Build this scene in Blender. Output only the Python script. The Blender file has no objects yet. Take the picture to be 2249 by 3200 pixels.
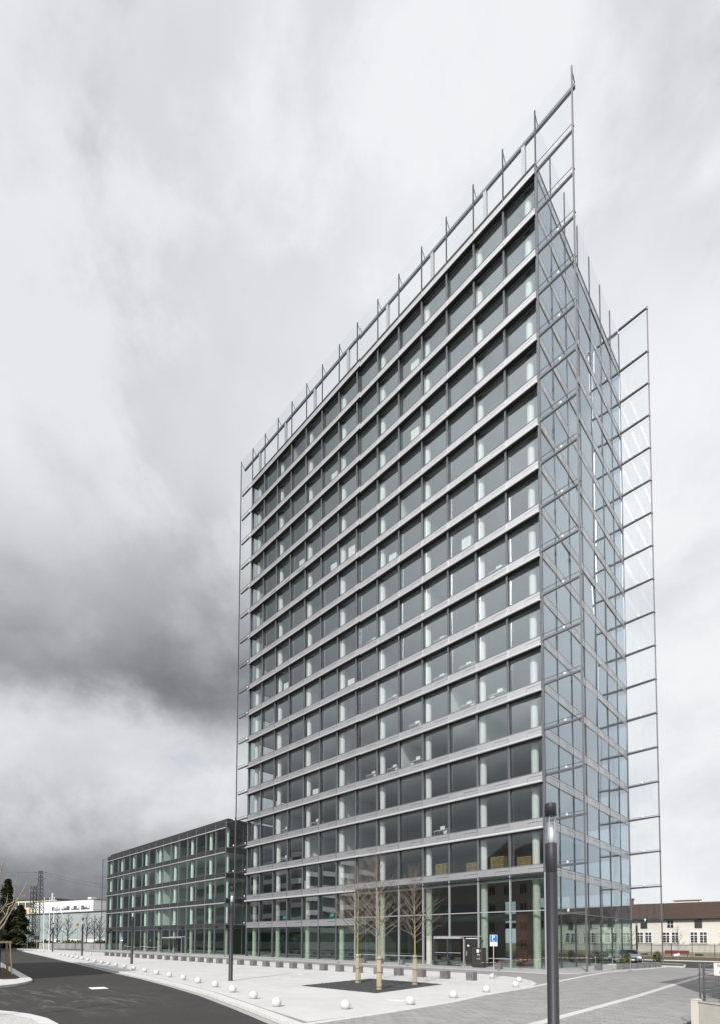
import bpy, math, random
from mathutils import Vector, Matrix
R = math.radians
random.seed(11)
scene = bpy.context.scene
COL = scene.collection

# ------------------------------------------------------------------ camera
cam_data = bpy.data.cameras.new('camera')
cam_data.sensor_fit = 'HORIZONTAL'
cam_data.sensor_width = 36.0
cam_data.lens = 25.161                      # shift lens, level-ish camera
cam_data.shift_x = 0.0421
cam_data.shift_y = 0.5643
cam_data.clip_start = 0.1
cam_data.clip_end = 6000
cam = bpy.data.objects.new('camera', cam_data)
COL.objects.link(cam)
_yaw, _pitch, _roll = R(-46.13), R(2.681), R(0.381)
_fw = Vector((math.sin(_yaw)*math.cos(_pitch), math.cos(_yaw)*math.cos(_pitch), math.sin(_pitch)))
_rt = Vector((math.cos(_yaw), -math.sin(_yaw), 0))
_up = _rt.cross(_fw)
_r2 = _rt*math.cos(_roll) + _up*math.sin(_roll)
_u2 = _up*math.cos(_roll) - _rt*math.sin(_roll)
_m = Matrix((_r2, _u2, -_fw)).transposed().to_4x4()
_m.translation = Vector((57.312, -39.364, 2.118))
cam.matrix_world = _m
scene.camera = cam

# ------------------------------------------------------------------ sun, sky
SUN_EL = R(37.0)
SUN_DIR = Vector((0.38, -0.925, 0)).normalized()*math.cos(SUN_EL) + Vector((0, 0, math.sin(SUN_EL)))   # towards the sun
sun_data = bpy.data.lights.new('sun', 'SUN')
sun_data.energy = 3.2
sun_data.angle = R(0.6)
sun_data.color = (1.0, 0.968, 0.925)
sun = bpy.data.objects.new('sun', sun_data)
COL.objects.link(sun)
sun.location = (80, -80, 90)
sun.rotation_euler = SUN_DIR.to_track_quat('Z', 'Y').to_euler()

world = bpy.data.worlds.new('World')
scene.world = world
world.use_nodes = True
nt = world.node_tree
nt.nodes.clear()


class NB:
    """small helper for shader node graphs"""
    def __init__(self, tree): self.t = tree
    def n(self, kind, **kw):
        node = self.t.nodes.new(kind)
        for k, v in kw.items(): setattr(node, k, v)
        return node
    def link(self, a, b): self.t.links.new(a, b)
    def val(self, sock, v):
        if hasattr(v, 'bl_rna') and hasattr(v, 'is_output'): self.link(v, sock)
        else: sock.default_value = v
    def math(self, op, a, b=None, c=None, clamp=False):
        m = self.n('ShaderNodeMath', operation=op); m.use_clamp = clamp
        self.val(m.inputs[0], a)
        if b is not None: self.val(m.inputs[1], b)
        if c is not None: self.val(m.inputs[2], c)
        return m.outputs[0]
    def ramp(self, x, a, b):
        """smoothstep from a to b"""
        m = self.n('ShaderNodeMapRange', interpolation_type='SMOOTHSTEP')
        self.val(m.inputs[0], x); m.inputs[1].default_value = a; m.inputs[2].default_value = b
        m.inputs[3].default_value = 0; m.inputs[4].default_value = 1
        return m.outputs[0]
    def noise(self, vec, scale, detail=6, rough=0.55, dist=0.0):
        n = self.n('ShaderNodeTexNoise')
        if vec is not None: self.link(vec, n.inputs['Vector'])
        n.inputs['Scale'].default_value = scale; n.inputs['Detail'].default_value = detail
        n.inputs['Roughness'].default_value = rough; n.inputs['Distortion'].default_value = dist
        return n.outputs['Fac']
    def mix(self, fac, a, b, blend='MIX'):
        m = self.n('ShaderNodeMix', data_type='RGBA', blend_type=blend)
        self.val(m.inputs[0], fac)
        for sock, v in ((m.inputs[6], a), (m.inputs[7], b)):
            if isinstance(v, (tuple, list)): sock.default_value = (*v[:3], 1)
            else: self.link(v, sock)
        return m.outputs[2]


w = NB(nt)
out = w.n('ShaderNodeOutputWorld')
bg = w.n('ShaderNodeBackground')
bg.inputs['Strength'].default_value = 0.1
sky = w.n('ShaderNodeTexSky', sky_type='NISHITA')
sky.sun_disc = False
sky.sun_elevation = SUN_EL
sky.sun_rotation = math.atan2(SUN_DIR.x, SUN_DIR.y)
sky.air_density = 1.0; sky.dust_density = 2.0
tc = w.n('ShaderNodeTexCoord')
d = tc.outputs['Generated']
sep = w.n('ShaderNodeSeparateXYZ'); w.link(d, sep.inputs[0])
az = w.math('MULTIPLY', w.math('ARCTAN2', sep.outputs[0], sep.outputs[1]), 57.2958)
el = w.math('MULTIPLY', w.math('ARCSINE', w.math('MINIMUM', w.math('MAXIMUM', sep.outputs[2], -1.0), 1.0)), 57.2958)
mp = w.n('ShaderNodeMapping'); w.link(d, mp.inputs['Vector'])
mp.inputs['Scale'].default_value = (1.0, 1.0, 1.25); mp.inputs['Location'].default_value = (3.1, 0.7, 1.9)
v = mp.outputs[0]
n_big = w.noise(v, 1.7, 8, 0.50, 0.12)
n_mid = w.noise(v, 4.4, 9, 0.55, 0.15)
n_fine = w.noise(v, 11.0, 8, 0.6, 0.1)
wob = w.math('MULTIPLY', w.math('SUBTRACT', n_mid, 0.5), 12.0)
wob2 = w.math('MULTIPLY', w.math('SUBTRACT', n_big, 0.5), 22.0)
wob3 = w.math('MULTIPLY', w.math('SUBTRACT', n_fine, 0.5), 4.5)
el1 = w.math('ADD', w.math('ADD', el, wob), wob3)
az1 = w.math('ADD', w.math('ADD', az, wob2), wob)
# tilt of the cloud base: it drops towards the right
base = w.math('ADD', el1, w.math('MULTIPLY', w.math('ADD', az, 73.0), 0.05))
# beyond the left edge of the view the bank towers higher
rise = w.math('MINIMUM', w.math('MULTIPLY', w.math('MAXIMUM', w.math('SUBTRACT', -84.0, az), 0.0), 0.9), 20.0)
bank = w.math('MULTIPLY', w.ramp(base, 20.0, 26.5), w.math('SUBTRACT', 1.0, w.ramp(w.math('SUBTRACT', w.math('ADD', el, w.math('MULTIPLY', wob2, 0.8)), rise), 25.0, 44.0)))
bank = w.math('MULTIPLY', bank, w.math('SUBTRACT', 1.0, w.ramp(az1, -62.0, -40.0)))
bank = w.math('MULTIPLY', bank, w.ramp(az1, -150.0, -120.0))
low = w.math('MULTIPLY', w.ramp(az, -179.5, -166.0), w.math('MULTIPLY', w.math('SUBTRACT', 1.0, w.ramp(w.math('SUBTRACT', el1, w.math('MINIMUM', w.math('MULTIPLY', w.math('MAXIMUM', w.math('SUBTRACT', -100.0, az), 0.0), 0.5), 11.0)), 4.0, 17.0)), w.math('SUBTRACT', 1.0, w.ramp(az1, -68.0, -38.0))))
light = w.mix(w.ramp(n_big, 0.34, 0.66), (5.2, 5.3, 5.62), (7.0, 7.08, 7.3))
light = w.mix(w.math('MULTIPLY', w.ramp(n_mid, 0.44, 0.61), 0.7), light, (7.45, 7.5, 7.65))
# left part of the sky is covered by a thicker veil
veil = w.math('MULTIPLY', w.math('SUBTRACT', 1.0, w.ramp(az1, -86.0, -40.0)), 0.26)
light = w.mix(veil, light, (4.6, 4.68, 4.9))
# cloud is thinner and brighter towards the sun
dotn = w.n('ShaderNodeVectorMath', operation='DOT_PRODUCT'); w.link(d, dotn.inputs[0]); dotn.inputs[1].default_value = SUN_DIR
glow = w.math('MULTIPLY', w.math('POWER', w.math('MAXIMUM', dotn.outputs['Value'], 0.0), 3.0), 1.1)
gl3 = w.math('ADD', glow, 1.0)
cmb = w.n('ShaderNodeCombineXYZ')
for q in range(3): w.link(gl3, cmb.inputs[q])
light = w.mix(1.0, light, cmb.outputs[0], 'MULTIPLY')
gap = w.math('MULTIPLY', w.ramp(w.noise(v, 3.1, 6, 0.6, 0.3), 0.55, 0.80), 0.5)
col = w.mix(gap, light, sky.outputs[0])
under = w.math('MULTIPLY', w.math('SUBTRACT', 1.0, w.ramp(el1, 14.0, 34.0)), w.math('SUBTRACT', 1.0, w.ramp(az1, -66.0, -30.0)))
col = w.mix(w.math('MULTIPLY', under, 0.42), col, w.mix(w.ramp(n_mid, 0.36, 0.66), (3.2, 3.27, 3.45), (4.9, 4.95, 5.1)))
col = w.mix(w.math('MULTIPLY', low, 0.92), col, (1.25, 1.30, 1.45))
col = w.mix(w.math('MULTIPLY', bank, 0.93), col, w.mix(w.ramp(n_mid, 0.35, 0.7), (1.05, 1.08, 1.2), (2.2, 2.25, 2.4)))
w.link(col, bg.inputs['Color'])
w.link(bg.outputs[0], out.inputs['Surface'])

scene.view_settings.view_transform = 'Standard'
scene.view_settings.look = 'None'
scene.view_settings.exposure = 0.32
scene.view_settings.gamma = 1.0
scene.view_settings.use_curve_mapping = False
scene.render.engine = 'CYCLES'
scene.cycles.max_bounces = 9
scene.cycles.diffuse_bounces = 3
scene.cycles.glossy_bounces = 4
scene.cycles.transmission_bounces = 6
scene.cycles.transparent_max_bounces = 40
scene.cycles.caustics_reflective = False
scene.cycles.caustics_refractive = False
scene.cycles.sample_clamp_indirect = 6.0
scene.cycles.use_denoising = True

# ------------------------------------------------------------------ materials
MATS = {}


def principled(name, color, rough=0.6, metallic=0.0, var=0.0, vscale=3.0, bump=0.0, bscale=30.0, spec=0.5, color2=None, stretch=None):
    m = bpy.data.materials.new(name); m.use_nodes = True
    b = NB(m.node_tree)
    p = m.node_tree.nodes['Principled BSDF']
    p.inputs['Roughness'].default_value = rough
    p.inputs['Metallic'].default_value = metallic
    p.inputs['Specular IOR Level'].default_value = spec
    tcn = b.n('ShaderNodeTexCoord')
    vec = tcn.outputs['Object']
    geo = b.n('ShaderNodeNewGeometry')
    vec = geo.outputs['Position']
    if stretch:
        mpn = b.n('ShaderNodeMapping'); b.link(vec, mpn.inputs['Vector']); mpn.inputs['Scale'].default_value = stretch; vec = mpn.outputs[0]
    if var > 0 or color2:
        c2 = color2 or tuple(min(1, c*(1-var)) for c in color)
        f = b.noise(vec, vscale, 6, 0.6)
        b.link(b.mix(b.ramp(f, 0.32, 0.68), color, c2), p.inputs['Base Color'])
    else:
        p.inputs['Base Color'].default_value = (*color, 1)
    if bump > 0:
        bn = b.n('ShaderNodeBump'); bn.inputs['Strength'].default_value = bump; bn.inputs['Distance'].default_value = 0.02
        b.link(b.noise(vec, bscale, 4, 0.6), bn.inputs['Height']); b.link(bn.outputs[0], p.inputs['Normal'])
    MATS[name] = m
    return m


def glass(name, tint, f0, edge=1.0, rough=0.0, wave=0.0, refl=(0.95, 0.97, 1.0)):
    """thin architectural glazing: straight-through tinted transmission plus mirror reflection that grows with angle"""
    m = bpy.data.materials.new(name); m.use_nodes = True
    t = m.node_tree; t.nodes.clear(); b = NB(t)
    o = b.n('ShaderNodeOutputMaterial')
    lw = b.n('ShaderNodeLayerWeight'); lw.inputs['Blend'].default_value = 0.5
    fac = b.math('ADD', b.math('MULTIPLY', b.math('POWER', lw.outputs['Facing'], 4.2), edge*(1-f0)), f0, clamp=True)
    tr = b.n('ShaderNodeBsdfTransparent'); tr.inputs[0].default_value = (*tint, 1)
    gl = b.n('ShaderNodeBsdfGlossy'); gl.inputs['Color'].default_value = (*refl, 1); gl.inputs['Roughness'].default_value = rough
    if wave > 0:
        geo = b.n('ShaderNodeNewGeometry')
        bn = b.n('ShaderNodeBump'); bn.inputs['Strength'].default_value = wave; bn.inputs['Distance'].default_value = 0.02
        b.link(b.noise(geo.outputs['Position'], 0.55, 2, 0.4), bn.inputs['Height']); b.link(bn.outputs[0], gl.inputs['Normal'])
    mx = b.n('ShaderNodeMixShader'); b.link(fac, mx.inputs[0]); b.link(tr.outputs[0], mx.inputs[1]); b.link(gl.outputs[0], mx.inputs[2])
    b.link(mx.outputs[0], o.inputs['Surface'])
    MATS[name] = m
    return m


glass('glass_window', (0.955, 0.975, 0.97), 0.165, 0.85, wave=0.14, refl=(0.89, 0.96, 0.985))
glass('glass_end', (0.80, 0.86, 0.89), 0.24, 1.0, wave=0.08, refl=(0.88, 0.945, 0.99))
glass('glass_low', (0.87, 0.925, 0.90), 0.06, 0.6, wave=0.12, refl=(0.90, 0.98, 0.95))
glass('glass_screen', (0.972, 0.982, 0.982), 0.016, 0.30)
glass('glass_lamp', (0.95, 0.96, 0.97), 0.03, 0.8)
glass('glass_house', (0.25, 0.26, 0.28), 0.06, 0.8)
glass('glass_car', (0.2, 0.22, 0.24), 0.08, 0.8)
principled('aluminium_panel', (0.58, 0.585, 0.60), 0.43, 0.85, 0.08, 0.35, 0.0)
principled('aluminium_end', (0.52, 0.53, 0.55), 0.45, 0.6, 0.08, 0.4)
principled('aluminium_tube', (0.82, 0.82, 0.83), 0.34, 0.7)
principled('aluminium_frame', (0.33, 0.34, 0.36), 0.40, 0.75)
principled('steel_dark', (0.055, 0.058, 0.065), 0.5, 0.2)
principled('steel_post', (0.22, 0.22, 0.23), 0.38, 0.75)
principled('steel_lobby', (0.55, 0.57, 0.60), 0.35, 0.6)
principled('panel_dark', (0.050, 0.050, 0.054), 0.5, 0.3, 0.12, 0.4)
principled('black_slot', (0.012, 0.014, 0.015), 0.7)
principled('concrete_column', (0.82, 0.83, 0.815), 0.7, 0, 0.06, 2.0)
principled('concrete_column_raw', (0.52, 0.51, 0.46), 0.8, 0, 0.25, 6.0)
principled('ceiling_white', (0.62, 0.64, 0.64), 0.8)
principled('wall_white', (0.80, 0.81, 0.80), 0.8)
principled('floor_grey', (0.32, 0.32, 0.32), 0.6)
principled('core_grey', (0.46, 0.48, 0.47), 0.8)
principled('lobby_red', (0.075, 0.020, 0.014), 0.6, 0, 0.3, 0.8)
principled('lobby_dark', (0.10, 0.105, 0.10), 0.7)
principled('lamp_paint', (0.030, 0.030, 0.034), 0.5, 0.0, spec=0.35)
principled('white_paint', (0.80, 0.80, 0.80), 0.5)
principled('sign_blue', (0.01, 0.12, 0.42), 0.4)
principled('sign_red', (0.55, 0.03, 0.03), 0.4)
principled('sign_yellow', (0.75, 0.45, 0.02), 0.4)
principled('sign_black', (0.02, 0.02, 0.02), 0.5)
principled('galvanised', (0.50, 0.51, 0.52), 0.45, 0.7)
principled('concrete_cube', (0.165, 0.165, 0.170), 0.85, 0, 0.28, 5.0, 0.25, 60)
principled('stone_ball', (0.57, 0.565, 0.545), 0.85, 0, 0.10, 14.0, 0.2, 90)
principled('concrete_wall', (0.34, 0.34, 0.34), 0.9, 0, 0.35, 1.2, 0.2, 20, stretch=(1, 1, 0.35))
principled('concrete_pale', (0.52, 0.50, 0.45), 0.9, 0, 0.12, 2.5, 0.2, 40)
principled('machine_brown', (0.055, 0.050, 0.047), 0.4, 0.3)
principled('gravel', (0.028, 0.028, 0.030), 0.95, 0, color2=(0.075, 0.075, 0.078), vscale=26, bump=0.8, bscale=45)
principled('bark', (0.26, 0.22, 0.15), 0.9, 0, color2=(0.28, 0.24, 0.05), vscale=3.5)
principled('twig', (0.27, 0.215, 0.17), 0.9, 0, 0.35, 4)
principled('twig_pale', (0.34, 0.29, 0.21), 0.9, 0, 0.4, 7)
principled('twig_dark', (0.030, 0.030, 0.027), 0.9)
principled('reed_wrap', (0.50, 0.42, 0.30), 0.9, 0, 0.35, 22.0, stretch=(6, 6, 0.6))
principled('wood_stake', (0.30, 0.24, 0.12), 0.85, 0, 0.3, 6.0, stretch=(4, 4, 0.5))
principled('wood_new', (0.55, 0.44, 0.30), 0.85, 0, 0.2, 6.0)
principled('conifer', (0.045, 0.062, 0.026), 0.9, 0, color2=(0.085, 0.092, 0.035), vscale=1.2)
principled('leaf_green', (0.05, 0.065, 0.022), 0.9, 0, color2=(0.10, 0.095, 0.035), vscale=2.0)
principled('hedge', (0.065, 0.065, 0.022), 0.95, 0, color2=(0.12, 0.105, 0.04), vscale=1.5, bump=0.7, bscale=8)
principled('soil', (0.07, 0.048, 0.03), 0.95, 0, 0.4, 6, 0.5, 30)
principled('ground_cover', (0.085, 0.045, 0.025), 0.95, 0, color2=(0.07, 0.065, 0.02), vscale=1.1, bump=0.8, bscale=14)
principled('grass_dull', (0.075, 0.075, 0.032), 0.95, 0, color2=(0.10, 0.085, 0.045), vscale=0.3, bump=0.4, bscale=6)
principled('render_cream', (0.68, 0.655, 0.60), 0.9, 0, 0.08, 0.6)
principled('render_tan', (0.42, 0.35, 0.24), 0.9, 0, 0.15, 0.6)
principled('render_white', (0.72, 0.73, 0.74), 0.9, 0, 0.05, 0.3)
principled('render_yellow', (0.60, 0.52, 0.36), 0.9)
principled('render_pink', (0.56, 0.33, 0.30), 0.9)
principled('mint_metal', (0.34, 0.385, 0.385), 0.6, 0, 0.06, 0.1)
principled('roof_dark', (0.05, 0.05, 0.055), 0.8)
principled('window_dark', (0.035, 0.04, 0.045), 0.15)
principled('blind_grey', (0.55, 0.56, 0.57), 0.7)
principled('timber_dark', (0.10, 0.08, 0.06), 0.8)
principled('lattice_steel', (0.055, 0.06, 0.062), 0.7, 0.3)
principled('car_silver', (0.26, 0.28, 0.31), 0.25, 0.6)
principled('car_white', (0.75, 0.75, 0.76), 0.3)
principled('car_red', (0.20, 0.03, 0.035), 0.4)
principled('tyre', (0.015, 0.015, 0.015), 0.8)
principled('plastic_white', (0.82, 0.82, 0.82), 0.4)
principled('cardboard', (0.42, 0.33, 0.16), 0.8, 0, 0.35, 5.0)
principled('teal_plastic', (0.10, 0.42, 0.42), 0.5)
principled('brick_red', (0.26, 0.08, 0.05), 0.9, 0, 0.3, 4)


def roof_tiles():
    m = principled('roof_tiles', (0.14, 0.075, 0.045), 0.85)
    b = NB(m.node_tree); p = m.node_tree.nodes['Principled BSDF']
    geo = b.n('ShaderNodeNewGeometry')
    f = b.noise(geo.outputs['Position'], 2.2, 6, 0.7)
    g = b.noise(geo.outputs['Position'], 0.25, 3, 0.5)
    c = b.mix(b.ramp(f, 0.3, 0.7), (0.070, 0.041, 0.029), (0.042, 0.029, 0.023))
    c = b.mix(b.math('MULTIPLY', b.ramp(g, 0.4, 0.7), 0.4), c, (0.085, 0.045, 0.029))
    b.link(c, p.inputs['Base Color'])


roof_tiles()


def asphalt():
    m = principled('asphalt', (0.045, 0.044, 0.043), 0.95, spec=0.15)
    b = NB(m.node_tree); p = m.node_tree.nodes['Principled BSDF']
    geo = b.n('ShaderNodeNewGeometry'); pos = geo.outputs['Position']
    fine = b.noise(pos, 40, 3, 0.7)
    mid = b.noise(pos, 0.5, 6, 0.6, 1.2)
    mpn = b.n('ShaderNodeMapping'); b.link(pos, mpn.inputs['Vector'])
    mpn.inputs['Rotation'].default_value = (0, 0, R(24)); mpn.inputs['Scale'].default_value = (0.35, 1.5, 1)
    dust = b.noise(mpn.outputs[0], 0.9, 8, 0.68, 1.6)
    sepn = b.n('ShaderNodeSeparateXYZ'); b.link(pos, sepn.inputs[0])
    # tracked building dust lies around the junction mouth
    dx = b.math('SUBTRACT', sepn.outputs[0], 35.5); dy = b.math('SUBTRACT', sepn.outputs[1], -33.2)
    rr = b.math('SQRT', b.math('ADD', b.math('MULTIPLY', b.math('MULTIPLY', dx, dx), 0.25), b.math('MULTIPLY', dy, dy)))
    area = b.math('SUBTRACT', 1.0, b.ramp(rr, 0.8, 4.2))
    c = b.mix(b.ramp(fine, 0.3, 0.7), (0.040, 0.039, 0.038), (0.064, 0.062, 0.060))
    c = b.mix(b.math('MULTIPLY', b.ramp(mid, 0.35, 0.7), 0.5), c, (0.068, 0.064, 0.060))
    c = b.mix(b.math('MULTIPLY', b.math('MULTIPLY', b.ramp(dust, 0.47, 0.74), area), 0.75), c, (0.20, 0.19, 0.175))
    b.link(c, p.inputs['Base Color'])
    bn = b.n('ShaderNodeBump'); bn.inputs['Strength'].default_value = 0.35; bn.inputs['Distance'].default_value = 0.01
    b.link(fine, bn.inputs['Height']); b.link(bn.outputs[0], p.inputs['Normal'])


asphalt()


def paving(name, c1, c2, mortar, bw, bh, msize, rot=0.0, stain=0.0, stainc=(0.3, 0.3, 0.3)):
    m = principled(name, c1, 0.85)
    b = NB(m.node_tree); p = m.node_tree.nodes['Principled BSDF']
    geo = b.n('ShaderNodeNewGeometry'); pos = geo.outputs['Position']
    mpn = b.n('ShaderNodeMapping'); b.link(pos, mpn.inputs['Vector']); mpn.inputs['Rotation'].default_value = (0, 0, rot)
    br = b.n('ShaderNodeTexBrick'); b.link(mpn.outputs[0], br.inputs['Vector'])
    br.inputs['Color1'].default_value = (*c1, 1); br.inputs['Color2'].default_value = (*c2, 1); br.inputs['Mortar'].default_value = (*mortar, 1)
    br.inputs['Scale'].default_value = 1.0; br.inputs['Brick Width'].default_value = bw; br.inputs['Row Height'].default_value = bh
    br.inputs['Mortar Size'].default_value = msize; br.inputs['Mortar Smooth'].default_value = 0.3; br.inputs['Bias'].default_value = 0.1
    f = b.noise(pos, 0.45, 7, 0.62, 0.8)
    g = b.noise(pos, 9.0, 4, 0.6)
    c = b.mix(b.math('MULTIPLY', b.ramp(f, 0.35, 0.72), stain), br.outputs['Color'], stainc)
    c = b.mix(b.math('MULTIPLY', b.ramp(g, 0.3, 0.75), 0.14), c, tuple(x*0.6 for x in c1))
    b.link(c, p.inputs['Base Color'])
    bn = b.n('ShaderNodeBump'); bn.inputs['Strength'].default_value = 0.3; bn.inputs['Distance'].default_value = 0.01
    b.link(g, bn.inputs['Height']); b.link(bn.outputs[0], p.inputs['Normal'])


paving('paving_light', (0.575, 0.575, 0.575), (0.545, 0.545, 0.545), (0.46, 0.46, 0.46), 0.8, 0.4, 0.008, 0.0, 0.9, (0.485, 0.48, 0.47))
paving('paving_grey', (0.265, 0.262, 0.26), (0.235, 0.235, 0.235), (0.17, 0.17, 0.17), 0.4, 0.2, 0.008, 0.0, 0.6, (0.30, 0.295, 0.29))
paving('paving_path', (0.36, 0.355, 0.345), (0.33, 0.328, 0.32), (0.25, 0.25, 0.25), 0.6, 0.3, 0.006, 0.0, 0.5, (0.42, 0.415, 0.40))
principled('kerb_white', (0.60, 0.595, 0.58), 0.85, 0, 0.12, 3)
principled('line_white', (0.60, 0.595, 0.58), 0.8, 0, 0.15, 5)
principled('paver_stone', (0.25, 0.247, 0.247), 0.85, 0, color2=(0.32, 0.315, 0.305), vscale=1.6, bump=0.2, bscale=40)
principled('joint_sand', (0.19, 0.19, 0.19), 0.95)
principled('speckle_stone', (0.55, 0.545, 0.52), 0.9, 0, color2=(0.36, 0.36, 0.35), vscale=18, bump=0.4, bscale=30)


def tape_material():
    m = principled('barrier_tape', (0.8, 0.8, 0.8), 0.5)
    b = NB(m.node_tree); p = m.node_tree.nodes['Principled BSDF']
    geo = b.n('ShaderNodeNewGeometry')
    sp = b.n('ShaderNodeSeparateXYZ'); b.link(geo.outputs['Position'], sp.inputs[0])
    s = b.math('FRACT', b.math('MULTIPLY', b.math('ADD', sp.outputs[0], sp.outputs[1]), 2.6))
    b.link(b.mix(b.math('GREATER_THAN', s, 0.5), (0.80, 0.80, 0.78), (0.45, 0.05, 0.05)), p.inputs['Base Color'])


tape_material()

# ------------------------------------------------------------------ mesh helpers


class MB:
    def __init__(self): self.v = []; self.f = []; self.mi = []; self.sm = []
    def _add(self, vs, fs, mi=0, smooth=False):
        o = len(self.v); self.v += [tuple(x) for x in vs]
        for f in fs:
            self.f.append(tuple(i+o for i in f)); self.mi.append(mi); self.sm.append(smooth)
    def box(self, x0, x1, y0, y1, z0, z1, mi=0, M=None):
        vs = [(x0, y0, z0), (x1, y0, z0), (x1, y1, z0), (x0, y1, z0), (x0, y0, z1), (x1, y0, z1), (x1, y1, z1), (x0, y1, z1)]
        if M is not None: vs = [M @ Vector(q) for q in vs]
        self._add(vs, [(0, 3, 2, 1), (4, 5, 6, 7), (0, 1, 5, 4), (1, 2, 6, 5), (2, 3, 7, 6), (3, 0, 4, 7)], mi); return self
    def tube(self, p0, p1, r0, r1=None, seg=10, mi=0, caps=True, smooth=True):
        p0 = Vector(p0); p1 = Vector(p1); r1 = r0 if r1 is None else r1
        a = (p1-p0)
        if a.length < 1e-6: return self
        a.normalize(); u = a.orthogonal().normalized(); w_ = a.cross(u)
        vs = []
        for p, r in ((p0, r0), (p1, r1)):
            for k in range(seg):
                t = 2*math.pi*k/seg; vs.append(p+u*(r*math.cos(t))+w_*(r*math.sin(t)))
        fs = [(k, (k+1) % seg, seg+(k+1) % seg, seg+k) for k in range(seg)]
        self._add(vs, fs, mi, smooth)
        if caps:
            self._add(vs[:seg], [tuple(reversed(range(seg)))], mi); self._add(vs[seg:], [tuple(range(seg))], mi)
        return self
    def lathe(self, prof, seg=16, mi=0, cx=0, cy=0):
        """profile of (radius, z) around the vertical"""
        vs = []
        for r, z in prof:
            for k in range(seg):
                t = 2*math.pi*k/seg; vs.append((cx+r*math.cos(t), cy+r*math.sin(t), z))
        fs = []
        for i in range(len(prof)-1):
            for k in range(seg): fs.append((i*seg+k, i*seg+(k+1) % seg, (i+1)*seg+(k+1) % seg, (i+1)*seg+k))
        self._add(vs, fs, mi, True); return self
    def prism(self, pts, z0, z1, mi=0, top_only=False):
        n = len(pts)
        area = sum(pts[i][0]*pts[(i+1) % n][1]-pts[(i+1) % n][0]*pts[i][1] for i in range(n))
        if area < 0: pts = list(reversed(pts))
        if top_only:
            self._add([(x, y, z1) for x, y in pts], [tuple(range(n))], mi); return self
        vs = [(x, y, z0) for x, y in pts]+[(x, y, z1) for x, y in pts]
        fs = [tuple(reversed(range(n))), tuple(range(n, 2*n))]+[(i, (i+1) % n, n+(i+1) % n, n+i) for i in range(n)]
        self._add(vs, fs, mi); return self
    def quad(self, a, b, c, d_, mi=0): self._add([a, b, c, d_], [(0, 1, 2, 3)], mi); return self
    def tri(self, a, b, c, mi=0): self._add([a, b, c], [(0, 1, 2)], mi); return self
    def mesh(self, name, mats):
        me = bpy.data.meshes.new(name); me.from_pydata(self.v, [], self.f)
        for m in (mats if isinstance(mats, (list, tuple)) else [mats]): me.materials.append(MATS[m])
        me.polygons.foreach_set('material_index', self.mi); me.polygons.foreach_set('use_smooth', self.sm)
        me.update(); return me
    def build(self, name, mats, parent=None, loc=None, rz=0.0): return obj(name, self.mesh(name, mats), parent, loc, rz)


def obj(name, me, parent=None, loc=None, rz=0.0, scale=None):
    o = bpy.data.objects.new(name, me); COL.objects.link(o)
    if parent is not None: o.parent = parent
    if loc is not None: o.location = loc
    if rz: o.rotation_euler = (0, 0, rz)
    if scale is not None: o.scale = scale
    return o


def tag(o, label, cat, group=None):
    o['label'] = label; o['category'] = cat
    if group: o['group'] = group
    return o


def thing(name, label, cat, loc=(0, 0, 0), rz=0.0, group=None):
    o = bpy.data.objects.new(name, None); COL.objects.link(o)
    o.location = loc; o.rotation_euler = (0, 0, rz); o.empty_display_size = 0.3
    return tag(o, label, cat, group)


def part_node(name, parent, label=None):
    o = bpy.data.objects.new(name, None); COL.objects.link(o); o.parent = parent; o.empty_display_size = 0.3
    if label: o['label'] = label
    return o


def struct(o, kind='structure'):
    o['kind'] = kind; return o


_cubes = {}


_tilt = random.Random(77)


def piece(name, parent, mat, x0, x1, y0, y1, z0, z1):
    """a box that shares one unit-cube mesh per material"""
    if mat not in _cubes: _cubes[mat] = MB().box(-.5, .5, -.5, .5, -.5, .5).mesh('piece_'+mat, mat)
    o = obj(name, _cubes[mat], parent, ((x0+x1)/2, (y0+y1)/2, (z0+z1)/2), scale=(x1-x0, y1-y0, z1-z0))
    if name == 'window_pane':           # no two panes are hung perfectly true
        if x1-x0 > y1-y0: o.rotation_euler = (R(_tilt.gauss(0, 0.55)), 0, R(_tilt.gauss(0, 0.45)))
        else: o.rotation_euler = (0, R(_tilt.gauss(0, 0.55)), R(_tilt.gauss(0, 0.45)))
    return o


def copy_tree(o, parent=None, loc=None, rz=None):
    c = o.copy(); COL.objects.link(c); c.parent = parent
    if loc is not None: c.location = loc
    if rz is not None: c.rotation_euler = (0, 0, rz)
    for ch in list(o.children): copy_tree(ch, c)
    return c


ORD = ['first', 'second', 'third', 'fourth', 'fifth', 'sixth', 'seventh', 'eighth', 'ninth', 'tenth', 'eleventh', 'twelfth', 'thirteenth', 'fourteenth',
       'fifteenth', 'sixteenth', 'seventeenth', 'eighteenth', 'nineteenth', 'twentieth', 'twenty-first', 'twenty-second', 'twenty-third', 'twenty-fourth',
       'twenty-fifth', 'twenty-sixth', 'twenty-seventh', 'twenty-eighth', 'twenty-ninth', 'thirtieth']


def text_part(body, parent, mat, loc, rot, size, align='CENTER', extrude=0.002):
    cu = bpy.data.curves.new('lettering', 'FONT'); cu.body = body; cu.size = size; cu.align_x = align; cu.align_y = 'CENTER'; cu.extrude = extrude
    tmp = bpy.data.objects.new('lettering_tmp', cu); COL.objects.link(tmp)
    dg = bpy.context.evaluated_depsgraph_get(); me = bpy.data.meshes.new_from_object(tmp.evaluated_get(dg))
    bpy.data.objects.remove(tmp); bpy.data.curves.remove(cu)
    me.materials.clear(); me.materials.append(MATS[mat])
    o = obj('lettering', me, parent, loc); o.rotation_euler = rot
    return o


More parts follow.
